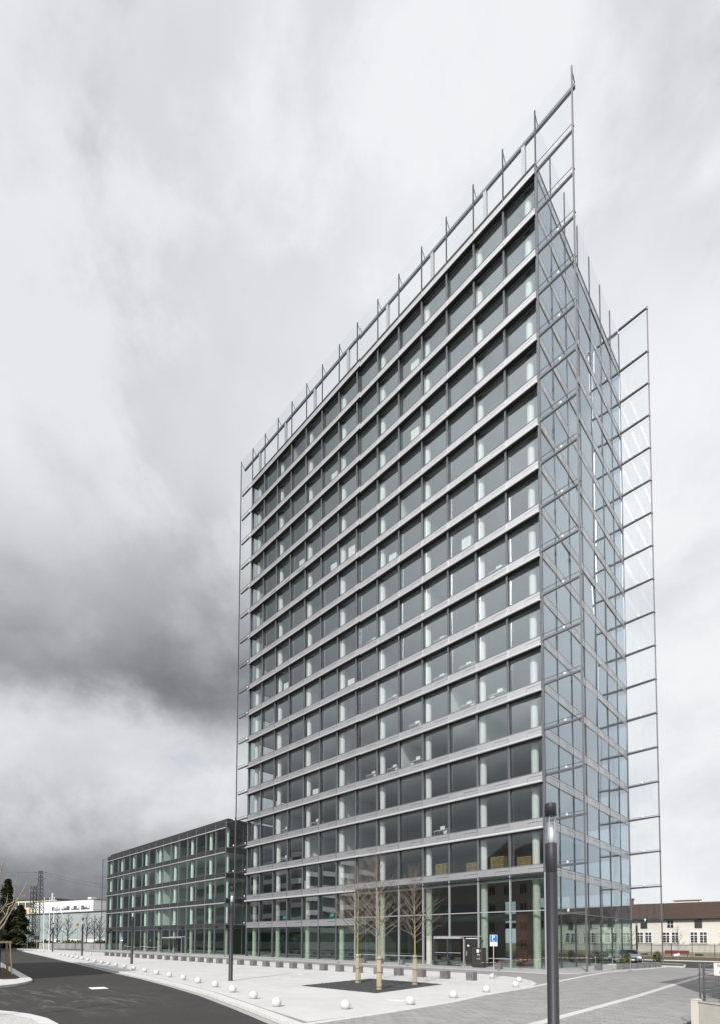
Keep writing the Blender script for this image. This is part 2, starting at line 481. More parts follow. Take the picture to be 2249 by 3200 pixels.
# ------------------------------------------------------------------ ground, road, paving
S = struct
S(MB().prism([(-2500, -2500), (2500, -2500), (2500, 2500), (-2500, 2500)], 0, -0.16, top_only=True).build('ground', 'grass_dull'))
KERB = [(-73.2, -11.3), (-55.0, -14.6), (-36.6, -17.4), (-15.2, -20.4), (-1.5, -22.4), (7.5, -23.65), (15.6, -24.9), (21.1, -25.75), (25.2, -26.3), (29.0, -26.8),
        (34.2, -27.7), (38.9, -28.65), (42.8, -29.7), (44.7, -30.25), (47.5, -31.1), (51.0, -32.3), (58.0, -34.8)]
S(MB().prism([(-260, -80), (75, -80), (75, -34), (58, -31), (44, -27), (20, -22), (-20, -15), (-76, -6), (-84, 3), (-96, 14), (-250, 46)], 0, -0.11, top_only=True).build('road', 'asphalt'))
S(MB().prism([(47.0, 14.45), (75, 14.45), (75, 33), (-30, 33), (-30, 26), (36, 26), (41, 24.5), (45.6, 21.5)], 0, 0.0, top_only=True).build('side_road', 'asphalt'))
# whole forecourt: grey paving slab with real kerb height
pl = KERB[:-2]+[(51.0, -32.3), (53.0, -33.0), (75, -33.0), (75, 14.4), (-52, 14.4), (-54, 2), (-64, -6), (-70, -8.6), (-72.6, -9.8)]
S(MB().prism(pl, -0.3, -0.012).build('forecourt_paving', 'paving_grey'))
# bright plaza with rounded right end
inner = [(x-0.05, y+0.42) for x, y in KERB[:-2]]
inner[-1] = (47.3, -30.5)
plaza = inner+[(47.45, -27.6), (47.3, -24.0), (46.85, -20.9), (46.55, -16.1), (46.3, -15.0), (45.8, -13.6), (45.0, -12.3), (44.0, -11.1), (43.0, -10.2), (42.0, -9.6), (40.6, -9.0), (39.0, -8.9),
               (-50, -8.9), (-66, -9.2)]
S(MB().prism(plaza, -0.05, 0.0).build('plaza_paving', 'paving_light'))
S(MB().prism([(-53.0, -4.5), (42.7, -4.5), (44.0, -2.0), (44.5, 1.0), (45.2, 6), (45.6, 14.3), (-53, 14.3)], -0.05, -0.002).build('footpath', 'paving_path'))


def strip(name, pts, width, z0, z1, mat):
    m = MB(); L = []; Rr = []
    for i, p in enumerate(pts):
        a = Vector(pts[max(0, i-1)]); b_ = Vector(pts[min(len(pts)-1, i+1)]); t = (b_-a).normalized(); n = Vector((-t.y, t.x))*width/2
        L.append((p[0]+n.x, p[1]+n.y)); Rr.append((p[0]-n.x, p[1]-n.y))
    for i in range(len(pts)-1):
        m.prism([L[i], L[i+1], Rr[i+1], Rr[i]], z0, z1)
    return S(m.build(name, mat))


strip('kerb', [(x, y+0.12) for x, y in KERB], 0.34, -0.3, 0.006, 'kerb_white')
strip('gutter', [(x, y-0.22) for x, y in KERB], 0.22, -0.3, -0.10, 'paving_path')
strip('marking_line', [(47.58, -31.0), (47.55, -27.6), (47.4, -24.0), (46.95, -20.9), (46.65, -16.1), (46.35, -13.6), (46.0, -11.0), (45.3, -5.0), (44.85, 0.6), (45.1, 4.5), (45.4, 9), (45.5, 14.2)], 0.26, -0.02, 0.005, 'line_white')
strip('marking_line', [(-52, -4.5), (10, -4.5), (42.7, -4.5), (44.3, -2.8)], 0.20, -0.02, 0.004, 'line_white')
strip('marking_line', [(-50, -8.9), (10, -8.9), (39.0, -8.9), (40.6, -9.0), (42.0, -9.6), (43.0, -10.2), (44.0, -11.1), (45.0, -12.3), (45.8, -13.6), (46.25, -15.0), (46.5, -16.3)], 0.24, -0.02, 0.008, 'line_white')
strip('marking_line', [(-44, -12.6), (10, -12.6), (42.5, -12.8)], 0.18, -0.02, 0.005, 'line_white')
strip('marking_line', [(51.7, -32.0), (51.5, -26.3), (51.25, -16.7), (50.8, -7.8), (50.4, 1.0), (50.2, 8)], 0.27, -0.02, 0.004, 'line_white')
# gravel tree bed with a pale edging
S(MB().prism([(39.18, -23.7), (38.2, -17.85), (43.0, -17.85), (43.7, -23.65)], -0.02, 0.018).build('gravel_bed', 'gravel'))
gm = MB(); rg = random.Random(5)
for k in range(2600):
    x = rg.uniform(38.4, 43.4); y = rg.uniform(-23.55, -17.95)
    xl = 39.18+(y+23.7)/5.85*(38.2-39.18)+0.06; xr = 43.7+(y+23.65)/5.8*(43.0-43.7)-0.06
    if not xl < x < xr: continue
    r = rg.uniform(0.018, 0.042); a = rg.uniform(0, 6.28)
    q = [(x+r*math.cos(a+t), y+r*math.sin(a+t), 0.016) for t in (0, 2.1, 4.2)]
    tp = (x+rg.uniform(-.3, .3)*r, y, 0.018+r*rg.uniform(0.6, 1.2))
    for i in range(3): gm.tri(q[i], q[(i+1) % 3], tp)
g = gm.build('gravel_chips', 'gravel'); S(g, 'stuff')
g['label'] = 'dark basalt gravel covering the square tree bed'
# loose little drains along the facade path
for k, x in enumerate((-31, -20.5, -10, 0.5, 11, 21.5, 30.0, 38.6)):
    tag(MB().lathe([(0.0, 0.05), (0.10, 0.045), (0.15, 0.0)], 10).build('ground_light', 'sign_black', None, (x, -3.6, 0.0)),
        f'small black disc light in the path before the facades, {ORD[k]} from the far end', 'ground light', 'ground lights in the paving strip')
tag(MB().lathe([(0.0, 0.012), (0.38, 0.012), (0.40, 0.0)], 24).build('manhole_cover', 'line_white', None, (45.7, -24.76, 0.0)), 'round pale manhole cover in the plaza paving beside the ball bollards', 'manhole cover')
tag(MB().prism([(32.63, -31.14), (32.79, -30.5), (33.7, -30.62), (33.55, -31.3)], -0.112, -0.100).build('road_marking_patch', 'white_paint'), 'white rectangular patch painted on the dark asphalt', 'road marking')
m = MB().box(-.35, .35, -.3, .3, 0, .05)
tag(m.build('slab_plate', 'paving_light', None, (32.9, -18.2, 0.0)), 'pale flat cover plate lying in the plaza between lamp and cubes', 'cover plate')

# near pavers of the driveway, individually laid
pm = MB().box(-.186, .186, -.092, .092, -0.03, 0.0).mesh('paver', 'paver_stone')
LA = [(-31.2, 47.55), (-27.6, 47.55), (-24.0, 47.4), (-20.9, 46.95), (-16.1, 46.65), (-13.6, 46.35), (-11.0, 46.0), (-5.0, 45.3), (-2.0, 45.0)]
LC = [(-32.0, 51.7), (-26.3, 51.5), (-16.7, 51.25), (-7.8, 50.8), (1.0, 50.4)]


def line_x(tab, y):
    for (y0, x0), (y1, x1) in zip(tab, tab[1:]):
        if y0 <= y <= y1: return x0+(x1-x0)*(y-y0)/(y1-y0)
    return tab[-1][1]


cands = []
for iy in range(0, 140):
    y = -31.1+iy*0.2
    la, lc = line_x(LA, y)+0.15, line_x(LC, y)
    for ix in range(0, 26):
        x = 45.0+ix*0.4+(0.2 if iy % 2 else 0.0)
        x0, x1 = x-0.186, x+0.186
        if x1 < la+0.05 or x1 > 54.95: continue
        x0 = max(x0, la)
        if x0 < lc < x1 or abs(x0-lc) < 0.15 or abs(x1-lc) < 0.15:
            if x < lc: x1 = min(x1, lc-0.15)
            else: x0 = max(x0, lc+0.15)
        if x1-x0 < 0.05: continue
        cands.append((x0, x1, y))
cx0, cy0 = 57.3, -39.4
cands.sort(key=lambda q: (q[0]-cx0)**2+(q[2]-cy0)**2)
S(MB().prism([(x+0.1, y) for y, x in LA if y <= -5]+[(45.1, -3.3), (54.95, -3.3), (54.95, -31.2)], 0, -0.0085, top_only=True).build('joint_sand', 'joint_sand'))
rest = MB(); fp = bpy.data.objects['forecourt_paving']; npv = 0
for x0, x1, y in cands:
    x = (x0+x1)/2
    dx_, dy_ = x-cx0, y-cy0; ang = math.degrees(math.atan2(dx_, dy_))
    z = rg.uniform(-0.004, 0.003)
    if npv < 300 and x1-x0 > 0.37 and -46 < ang < -8 and math.hypot(dx_, dy_) > 11.3:
        o = obj('paver', pm, fp, (x, y, z)); o.rotation_euler = (rg.uniform(-.006, .006), rg.uniform(-.006, .006), rg.uniform(-.008, .008)); npv += 1
    else:
        rest.box(x0, x1, y-.092, y+.092, -0.03, z)
o = rest.build('paver_field', 'paver_stone', fp); o['kind'] = 'stuff'

# traffic island with young staked tree, and the pavement corner at lower left
isl = [(-30, -25.3), (1.8, -28.85), (13.8, -30.35), (22.1, -31.45), (26.3, -32.0), (27.6, -32.25), (28.75, -32.8), (29.7, -33.45), (30.2, -34.2), (30.3, -38), (24, -39), (-30, -33)]
S(MB().prism(isl, -0.3, 0.0).build('island_kerb', 'kerb_white'))
S(MB().prism([(14, -30.9), (22, -31.95), (25.6, -32.4), (26.4, -32.75), (26.3, -33.3), (22, -34.1), (14, -33.6)], -0.05, 0.03).build('island_soil', 'soil'))
S(MB().prism([(-29, -26.2), (1.8, -29.6), (13.4, -31), (13.4, -33.4), (-29, -32)], -0.05, 0.012).build('island_paving', 'paving_light'))
S(MB().prism([(33, -41), (36.5, -37.2), (38.6, -36.2), (39.7, -35.95), (40.3, -35.7), (41.1, -35.48), (42.2, -35.36), (43.4, -35.42), (44.2, -35.7), (44.9, -36.3), (45.3, -37.2), (45.4, -44), (34, -46)], -0.3, 0.0).build('corner_kerb', 'kerb_white'))
S(MB().prism([(33.6, -41), (36.8, -37.6), (38.8, -36.6), (40.4, -36.05), (42.1, -35.72), (43.3, -35.8), (44.0, -36.1), (44.5, -36.6), (44.9, -37.4), (45.0, -43.5), (34.4, -45)], -0.05, 0.014).build('corner_pavement', 'speckle_stone'))
S(MB().prism([(40.5, 14.9), (46.6, 14.9), (45.9, 18.5), (45.0, 20.6), (40, 22.8), (36, 23.2), (36, 14.9)], -0.05, 0.07).build('planting_bed', 'ground_cover'))
strip('bed_kerb', [(40.5, 14.75), (46.75, 14.75), (46.1, 18.5), (45.25, 20.8), (40.3, 23.1)], 0.16, -0.1, 0.10, 'kerb_white')
S(MB().prism([(-30, 33.2), (75, 33.2), (75, 60), (-30, 60)], -0.1, 0.08).build('verge', 'ground_cover'))
strip('verge_kerb', [(-30, 33.1), (75, 33.1)], 0.16, -0.1, 0.12, 'kerb_white')
S(MB().prism([(-62, -7.2), (-56, -6.2), (-57.6, 0.4), (-60, 12), (-82, 12), (-78, 2), (-71, -5.5)], -0.1, 0.10).build('raised_bed', 'soil'))

# ------------------------------------------------------------------ the tower
W_, H_, S1 = 2.905, 3.7, 4.625
NB_ = 14
XR = NB_*W_
D_ = 22.07
ZT, ZE, ZROOF = 72.44, 72.05, 67.756
sill = lambda n: S1+(n-1)*H_
tower = thing('office_tower', 'tall glass and aluminium office tower with glazed fins beyond its corners', 'tower')
front = part_node('front_facade', tower, 'long sunlit glass facade with aluminium bands')
endf = part_node('end_facade', tower, 'narrow bluish glass end facade')
rearf = part_node('rear_facade', tower)
inter = part_node('interior', tower)
crown = part_node('roof_screen', tower, 'open glass screen standing above the roof')


def panel_mesh(name, wdt, h, mat, flap=True):
    m = MB().box(0.012, wdt-0.012, 0, 0.12, 0, h, 0)
    if flap:
        m.box(wdt*0.55, wdt-0.05, -0.014, 0.0, h*0.10, h*0.56, 0)
        m.box(wdt*0.55, wdt-0.05, -0.004, 0.004, h*0.565, h*0.615, 1)
        m.box(wdt*0.55-0.02, wdt*0.55, -0.004, 0.004, h*0.10, h*0.60, 1)
    m.box(0, 0.012, 0.03, 0.1, 0, h, 1)
    return m.mesh(name, [mat, 'black_slot'])


BAND = 0.68
pmesh = panel_mesh('spandrel', W_, BAND, 'aluminium_panel')
pmesh_plain = panel_mesh('spandrel_plain', W_, BAND, 'aluminium_panel', False)
mull = MB()
mull.box(-.018, .018, -.035, .06, 0, ZT)
mull.box(-.078, -.062, -.03, .06, 0, ZROOF-0.6); mull.box(.062, .078, -.03, .06, 0, ZROOF-0.6)
mull.box(-.036, .036, .061, .33, 0, ZROOF-0.6, 1)
mull.box(-.05, .05, -.036, .061, ZROOF+0.01, ZT, 1)
mullm = mull.mesh('mullion', ['aluminium_frame', 'steel_dark'])
mlob = MB().box(-.018, .018, -.035, .06, 7.7, ZT)
mlob.box(-.078, -.062, -.03, .06, 8.3, ZROOF-0.6); mlob.box(.062, .078, -.03, .06, 8.3, ZROOF-0.6); mlob.box(-.036, .036, .061, .33, 8.3, ZROOF-0.6, 1)
mlob.box(-.05, .05, -.03, .18, 0, 7.66, 2)
mlob.box(-.05, .05, -.036, .061, ZROOF+0.01, ZT, 1)
mlobm = mlob.mesh('mullion_lobby', ['aluminium_frame', 'steel_dark', 'steel_lobby'])
LOB = 7                                     # the two-storey lobby starts at this bay
for i in range(NB_+1):
    obj('mullion', mullm if i < LOB else mlobm, front, (i*W_, 0, 0))
rg = random.Random(3)
for n in range(1, 19):
    s = sill(n)
    for i in range(NB_):
        if n == 1 and i >= LOB: continue
        obj('spandrel_panel', pmesh if (n > 1) else pmesh, front, (i*W_, 0, s-BAND))
    x1 = XR
    if n == 1: x1 = LOB*W_
    tube_end = (LOB*W_ if n == 2 else XR-0.08)
    if n > 1:
        MB().tube((-0.34, -0.08, s-BAND-0.11), (tube_end, -0.08, s-BAND-0.11), 0.12, seg=16).build('sunshade_tube', 'aluminium_tube', front)
        piece('shadow_slot', front, 'black_slot', 0.02, XR-0.02, -0.17, 0.42, s-BAND-0.245, s-BAND-0.20)  # blind slot carried forward in black, painting the shade under the tube
        piece('blind_box', front, 'black_slot', 0.02, XR-0.02, 0.03, 0.42, s-BAND-0.199, s-BAND+0.001)
        piece('window_head', front, 'aluminium_frame', 0.02, XR-0.02, 0.25, 0.29, s-BAND-0.28, s-BAND-0.247)
    else:
        piece('window_head', front, 'steel_lobby', 0.02, x1, 0.0, 0.14, s-BAND-0.06, s-BAND)
    if n < 18 and n > 1:
        piece('window_sill', front, 'aluminium_frame', 0.0, XR, -0.035, 0.30, s+0.002, s+0.03)
    if n == 1: piece('window_sill', front, 'aluminium_frame', 0.0, x1, -0.035, 0.14, s+0.002, s+0.04)
piece('roof_cap', front, 'sign_black', -0.02, XR+0.02, -0.03, 0.4, sill(18)+0.005, ZROOF)
# opened vent flaps on two storeys
for n, i in ((13, 1), (13, 2), (13, 3)):
    x = i*W_
    MB().box(W_*0.55, W_-0.06, -0.17, -0.15, -0.02, 0.34, 0, Matrix.Rotation(R(-18), 4, 'X')).build('vent_flap', 'aluminium_panel', front, (x, 0.03, sill(n)-BAND+0.10))
# panes
for n in range(1, 18):
    z0 = sill(n)+0.03; z1 = sill(n+1)-BAND-0.25
    for i in range(NB_):
        if n == 1 and i >= LOB: continue
        piece('window_pane', front, 'glass_window', i*W_+0.05, (i+1)*W_-0.05, 0.30, 0.32, z0, z1)
for i in range(LOB):
    piece('shop_pane', front, 'glass_low', i*W_+0.04, (i+1)*W_-0.04, 0.085, 0.105, 0.04, S1-BAND-0.06)
piece('base_rail', front, 'steel_lobby', 0, XR, -0.01, 0.16, 0.0, 0.05)
DOOR0, DOOR1 = 30.6, 35.0
for i in range(LOB, NB_):
    a, b_ = i*W_+0.04, (i+1)*W_-0.04
    piece('lobby_pane', front, 'glass_low', a, b_, 0.085, 0.105, 4.72, 7.66)
    if b_ < DOOR0+0.5 or a > DOOR1-0.3:
        piece('lobby_pane', front, 'glass_low', a, b_, 0.085, 0.105, 0.80, 4.62)
        piece('kick_pane', front, 'glass_low', a, b_, 0.085, 0.105, 0.05, 0.72)
        if i != 13: piece('low_rail', front, 'steel_lobby', a-0.04, b_+0.04, -0.02, 0.14, 0.725, 0.795)
    else:
        piece('lobby_pane', front, 'glass_low', a, b_, 0.085, 0.105, 2.66, 4.62)
piece('lobby_transom', front, 'steel_lobby', LOB*W_, XR, -0.03, 0.14, 4.63, 4.71)
piece('lobby_head', front, 'steel_lobby', LOB*W_, XR, 0.0, 0.14, 7.66, 7.72)
MB().tube((LOB*W_+0.2, 0.55, 7.28), (XR-0.15, 0.55, 7.28), 0.06, seg=8).build('lobby_rail', 'aluminium_tube', front)
# entrance: revolving drum and side door
ent = part_node('entrance', tower, 'glazed entrance with metal canopy header and black side door')
piece('door_header', ent, 'aluminium_tube', DOOR0, 33.40, -0.52, 0.12, 2.43, 2.56)
piece('door_header', ent, 'steel_lobby', DOOR0-0.3, DOOR1+0.2, -0.04, 0.14, 2.60, 2.66)
for x in (DOOR0, 32.05, 33.45): piece('door_post', ent, 'steel_dark' if x != 33.45 else 'steel_lobby', x-0.05, x+0.05, (-0.5 if x != 33.45 else -0.08), 0.14, 0.0, 2.42)
for a, b_ in ((DOOR0+.06, 31.99), (32.11, 33.39)):
    piece('door_pane', ent, 'glass_low', a, b_, -0.43, -0.41, 0.08, 2.40)
    piece('door_bar', ent, 'steel_lobby', a, b_, -0.45, -0.39, 1.14, 1.19)
    piece('door_rail', ent, 'steel_dark', a, b_, -0.45, -0.39, 0.0, 0.08)
piece('door_leaf', ent, 'sign_black', 33.62, 34.9, 0.02, 0.09, 0.02, 2.55)
piece('door_notice', ent, 'white_paint', 33.78, 33.95, 0.005, 0.02, 1.75, 1.88)
piece('door_light', ent, 'white_paint', 33.65, 34.85, -0.02, 0.02, 2.42, 2.47)
piece('door_handle', ent, 'aluminium_tube', 33.70, 33.74, -0.05, 0.02, 0.95, 1.35)

# end facade
EB, EW = 7, D_/7
epm = MB().box(-0.12, 0, 0.01, EW-0.01, 0, 0.74, 0)
epm.box(0, 0.012, EW*0.42, EW-0.10, 0.16, 0.46, 0); epm.box(-.004, .006, EW*0.42, EW-0.10, 0.465, 0.50, 1); epm.box(-.1, -.03, 0, 0.01, 0, 0.74, 1)
epm.box(-.004, .004, 0.01, EW-0.01, 0.70, 0.74, 1)
epanel = epm.mesh('end_spandrel', ['aluminium_end', 'black_slot'])
for n in range(2, 19):
    for j in range(EB): obj('spandrel_panel', epanel, endf, (XR, j*EW, sill(n)-0.74))
    if n < 18:
        for j in range(EB): piece('window_pane', endf, 'glass_end', XR-0.06, XR-0.04, j*EW+0.03, (j+1)*EW-0.03, sill(n)+0.02, sill(n+1)-0.76)
for j in range(EB):
    piece('lobby_pane', endf, 'glass_low', XR-0.06, XR-0.04, j*EW+0.03, (j+1)*EW-0.03, 0.05, 4.60)
    piece('lobby_pane', endf, 'glass_end', XR-0.06, XR-0.04, j*EW+0.03, (j+1)*EW-0.03, 4.70, 7.57)
piece('lobby_transom', endf, 'steel_post', XR-0.08, XR+0.02, 0, D_, 4.61, 4.69)
piece('base_rail', endf, 'steel_lobby', XR-0.1, XR+0.01, 0, D_, 0.0, 0.05)
piece('roof_cap', endf, 'steel_dark', XR-0.3, XR+0.02, 0.41, D_, sill(18)+0.005, ZROOF)
for j in range(0, EB+1):
    zt = ZE if 0 < j else ZROOF
    y = min(j*EW, D_-0.05)
    piece('mullion', endf, 'steel_dark', XR-0.10, XR+0.02, y-0.02, y+0.02, 0.0, zt)
for j in range(EB):
    piece('screen_pane', crown, 'glass_screen', XR-0.03, XR-0.012, j*EW+0.03, (j+1)*EW-0.03, ZROOF+0.1, ZE-0.02)
# rear facade (seen through the lobby and beyond the end)
for n in range(1, 19):
    piece('spandrel_band', rearf, 'aluminium_panel', 0, XR-0.05, D_-0.1, D_, sill(n)-0.74, sill(n))
    if n < 18: piece('window_strip', rearf, 'glass_end', 0.05, XR-0.08, D_-0.06, D_-0.04, sill(n)+0.01, sill(n+1)-0.75)
piece('window_strip', rearf, 'glass_low', 0.05, XR-0.08, D_-0.06, D_-0.04, 0.05, sill(1)-0.75)
piece('roof_cap', rearf, 'steel_dark', 0, XR, D_-0.3, D_+0.02, sill(18)+0.005, ZROOF-0.004)
for i in range(0, NB_+1, 2): piece('rear_mullion', rearf, 'steel_post', i*W_-0.03, i*W_+0.03, D_-0.08, D_+0.03, 0, ZROOF)
# left end, rarely seen
for n in range(1, 19):
    piece('spandrel_band', rearf, 'aluminium_end', -0.06, 0.0, 0.2, D_-0.12, sill(n)-0.74, sill(n))
    if n < 18: piece('window_strip', rearf, 'glass_window', -0.04, -0.02, 0.25, D_-0.12, sill(n)+0.01, sill(n+1)-0.75)
piece('window_strip', rearf, 'glass_low', -0.04, -0.02, 0.25, D_-0.12, 0.05, sill(1)-0.75)

# glass fins
WR, WL, WRR = 3.01, 2.90, 2.82


def beam_mesh(name, length, mat, h0, h1, y0, y1):
    m = MB(); vs = [(0, y0, -h0), (length, y0, -h1), (length, y1, -h1), (0, y1, -h0), (0, y0, 0), (length, y0, 0), (length, y1, 0), (0, y1, 0)]
    m._add(vs, [(0, 3, 2, 1), (4, 5, 6, 7), (0, 1, 5, 4), (1, 2, 6, 5), (2, 3, 7, 6), (3, 0, 4, 7)])
    return m.mesh(name, mat)


lampm = MB().lathe([(0, 0), (0.085, 0), (0.085, 0.25), (0, 0.25)], 12).mesh('fin_lamp', 'plastic_white')


def fin(name, label, x0, x1, y, z_lo, levels, inner_sign, z_hi, lx, post_mat='steel_post', beam_mat='steel_post', bottom_open=False):
    f = part_node(name, tower, label)
    a, b_ = min(x0, x1), max(x0, x1); L = abs(x1-x0); sg = 1 if x1 > x0 else -1
    piece('end_post', f, post_mat, x1-0.055, x1+0.055, y-0.06, y+0.06, z_lo, z_hi)
    zs = [z_lo+0.05]+[q for q in levels if q > z_lo+0.5]+[z_hi-0.02]
    for k in range(len(zs)-1):
        piece('fin_pane', f, 'glass_screen', a+0.06, b_-0.05, y-0.01, y+0.01, zs[k]+0.012, zs[k+1]-0.012)
    for q in levels:
        if q < z_lo+0.2: continue
        piece('joint_bar', f, 'steel_dark', a+0.03, b_, y-0.016, y+0.016, q-0.016, q+0.016)
        bm = beam_mesh('fin_beam', L-0.02, beam_mat, 0.19, 0.12, 0.16, 0.34)
        o = obj('fin_beam', bm, f, (x0, y, q-0.17)); o.scale = (sg, inner_sign, 1)
        obj('fin_lamp', lampm, f, (x0+sg*lx, y+inner_sign*0.27, q-0.165))
        MB().tube((x1, y+inner_sign*0.05, q-0.24), (x1+sg*0.09, y+inner_sign*0.10, q-0.24), 0.06, 0.05, 8).build('bracket', 'steel_dark', f)
    return f


LV = [sill(n) for n in range(1, 19)]
fin('corner_fin', 'glass fin extending the long front beyond the near corner', XR, XR+WR, 0.0, 0.0, LV, 1, ZT, 1.63)
fin('far_end_fin', 'glass fin extending the front towards the low wing', 0.0, -WL, 0.0, 4.2, LV, 1, ZT, 0.9)
fin('rear_corner_fin', 'glass fin with dark beams behind the end facade', XR, XR+WRR, D_, 0.0, LV+[ZT+0.1], -1, ZT+0.35, 1.35, beam_mat='steel_dark')
# roof screen along the front
for i in range(NB_):
    piece('screen_pane', crown, 'glass_screen', i*W_+0.03, (i+1)*W_-0.03, -0.01, 0.01, ZROOF+0.08, ZT-0.02)
for i in range(-1, NB_+1):
    x0 = -WL if i == -1 else i*W_
    x1 = XR+WR if i == NB_ else (i+1)*W_
    piece('screen_beam', crown, 'steel_post', x0, x1-0.003, 0.54, 0.76, 71.44, 71.72)
for i in list(range(0, NB_+1)):
    MB().tube((i*W_, 0.0, 72.30), (i*W_, 0.6, 71.72), 0.035, seg=6).build('stay', 'steel_post', crown)
for x in (-WL, XR+WR): MB().tube((x, 0.0, 72.2), (x, 0.6, 71.70), 0.04, seg=6).build('stay', 'steel_post', crown)
for i in list(range(0, NB_, 2))+[NB_-1]:
    x = i*W_+(0.85 if i < NB_-1 else 1.6)
    piece('strut', crown, 'galvanised', x-0.16, x+0.16, 0.55, 0.85, ZROOF-0.1, 71.44)
MB().tube((0.3, 0.9, 68.9), (XR-0.4, 0.9, 68.9), 0.025, seg=6).build('guard_rail', 'steel_post', crown)
MB().tube((XR-0.4, 0.9, 68.9), (XR-0.4, D_-0.6, 68.9), 0.025, seg=6).build('guard_rail', 'steel_post', crown)
for i in range(NB_):
    piece('screen_pane', crown, 'glass_screen', i*W_+0.03, (i+1)*W_-0.03, D_-0.01, D_+0.01, ZROOF+0.08, ZT+0.3)
    piece('rear_post', crown, 'steel_dark', i*W_-0.05, i*W_+0.05, D_-0.05, D_+0.05, ZROOF, ZT+0.3)
    piece('rear_beam', crown, 'steel_dark', i*W_, (i+1)*W_-0.003, D_-0.7, D_-0.5, 71.6, 71.85)
piece('roof_slab', tower, 'roof_dark', 0.1, XR-0.15, 0.35, D_-0.35, 67.2, 67.62)
piece('plant_room', tower, 'aluminium_end', 12, 26, 8, 15, 67.6, 69.6)

# interior
for n in range(2, 18):
    piece('floor_slab', inter, 'floor_grey', 0.05, XR-0.15, 0.45, D_-0.2, sill(n)-0.42, sill(n)-0.10)
    piece('ceiling', inter, 'ceiling_white', 0.05, XR-0.15, 0.43, D_-0.25, sill(n)-0.60, sill(n)-0.424)
piece('floor_slab', inter, 'floor_grey', 0.05, LOB*W_, 0.35, D_-0.2, sill(1)-0.42, sill(1)-0.10)
piece('ceiling', inter, 'ceiling_white', 0.05, LOB*W_, 0.31, D_-0.25, sill(1)-0.60, sill(1)-0.424)
piece('ceiling', inter, 'ceiling_white', 0.05, XR-0.15, 0.43, D_-0.25, sill(18)-0.60, sill(18)-0.424)
piece('floor_slab', inter, 'floor_grey', 0.05, XR-0.15, 0.18, D_-0.2, -0.05, 0.02)
colm = MB().lathe([(0.29, 7.6), (0.29, 67)], 20).mesh('column', 'concrete_column')
colr = MB().lathe([(0.29, 0.0), (0.29, 8.2)], 20).mesh('column_raw', 'concrete_column_raw')
ringm = MB().lathe([(0.296, 0.0), (0.296, 0.05)], 20).mesh('column_ring', 'wall_white')
cols = [(0.80, 0.86)]+[(i*W_+0.12, 0.86) for i in (2, 4, 6, 8, 10, 12)]+[(XR-1.05, 0.86)]
for x, y in cols:
    c = obj('column', colm, inter, (x, y, 0)); obj('column', colr, inter, (x, y, 0))
    obj('column', colm, inter, (x, D_-1.2, 0)); obj('column', colr, inter, (x, D_-1.2, 0))
for n in range(2, 18):
    piece('core_wall', inter, 'core_grey', 3.0, 35.0, 8.5, 14, sill(n)-0.09, sill(n+1)-0.61)
piece('core_wall', inter, 'core_grey', 2.0, LOB*W_-0.1, 8.5, 14, 0.03, S1-0.61)
piece('core_wall', inter, 'core_grey', 2.0, LOB*W_-0.1, 8.5, 14, S1-0.09, sill(2)-0.61)
piece('lobby_wall', inter, 'lobby_red', 21.5, 30.5, 9.0, 13.5, 0.03, sill(2)-0.61)
piece('lobby_wall', inter, 'lobby_red', 36.6, 37.6, 3.4, 4.6, 0.03, sill(2)-0.61)
piece('lobby_gallery', inter, 'lobby_dark', 21.5, 36.5, 5.0, 9.0, 4.3, 4.75)
piece('lobby_wall', inter, 'lobby_red', 21.5, 36.5, 4.9, 5.0, 5.9, sill(2)-0.61)
piece('lobby_wall', inter, 'lobby_dark', LOB*W_-0.06, LOB*W_+0.06, 1.6, 9, 0.03, sill(2)-0.61)
part_spots = {(n, 6) for n in (3, 4, 5, 6, 7, 8, 9, 10, 11, 12)} | {(2, 6), (8, 8), (8, 4), (7, 2), (10, 8), (9, 10), (17, 10), (17, 6), (16, 8), (16, 4), (15, 10), (14, 8), (13, 4), (17, 3), (15, 2), (14, 12), (12, 9), (6, 11), (5, 9), (11, 4), (13, 8), (16, 12), (4, 2), (3, 4), (6, 4), (7, 8), (12, 2), (11, 10), (10, 2), (15, 6), (14, 4), (17, 12), (9, 4), (5, 12)}
for n, i in sorted(part_spots):
    piece('partition', inter, 'wall_white', i*W_-0.06, i*W_+0.06, 0.45, 8.45, sill(n)-0.09, sill(n+1)-0.61)

# ------------------------------------------------------------------ things behind the windows
desk0 = None


def make_desk():
    t = thing('office_desk', 'x', 'desk')
    piece('desk_top', t, 'white_paint', -0.8, 0.8, -0.4, 0.4, 0.70, 0.74)
    for sx in (-1, 1):
        for sy in (-1, 1): piece('leg', t, 'galvanised', sx*0.74-0.025, sx*0.74+0.025, sy*0.34-0.025, sy*0.34+0.025, 0, 0.70)
    mo = piece('monitor', t, 'plastic_white', -0.35, 0.15, 0.05, 0.10, 0.86, 1.18)
    piece('monitor_stand', t, 'plastic_white', -0.14, -0.06, 0.02, 0.14, 0.74, 0.86)
    piece('drawer_unit', t, 'white_paint', 0.30, 0.68, -0.3, 0.3, 0.02, 0.62)
    return t


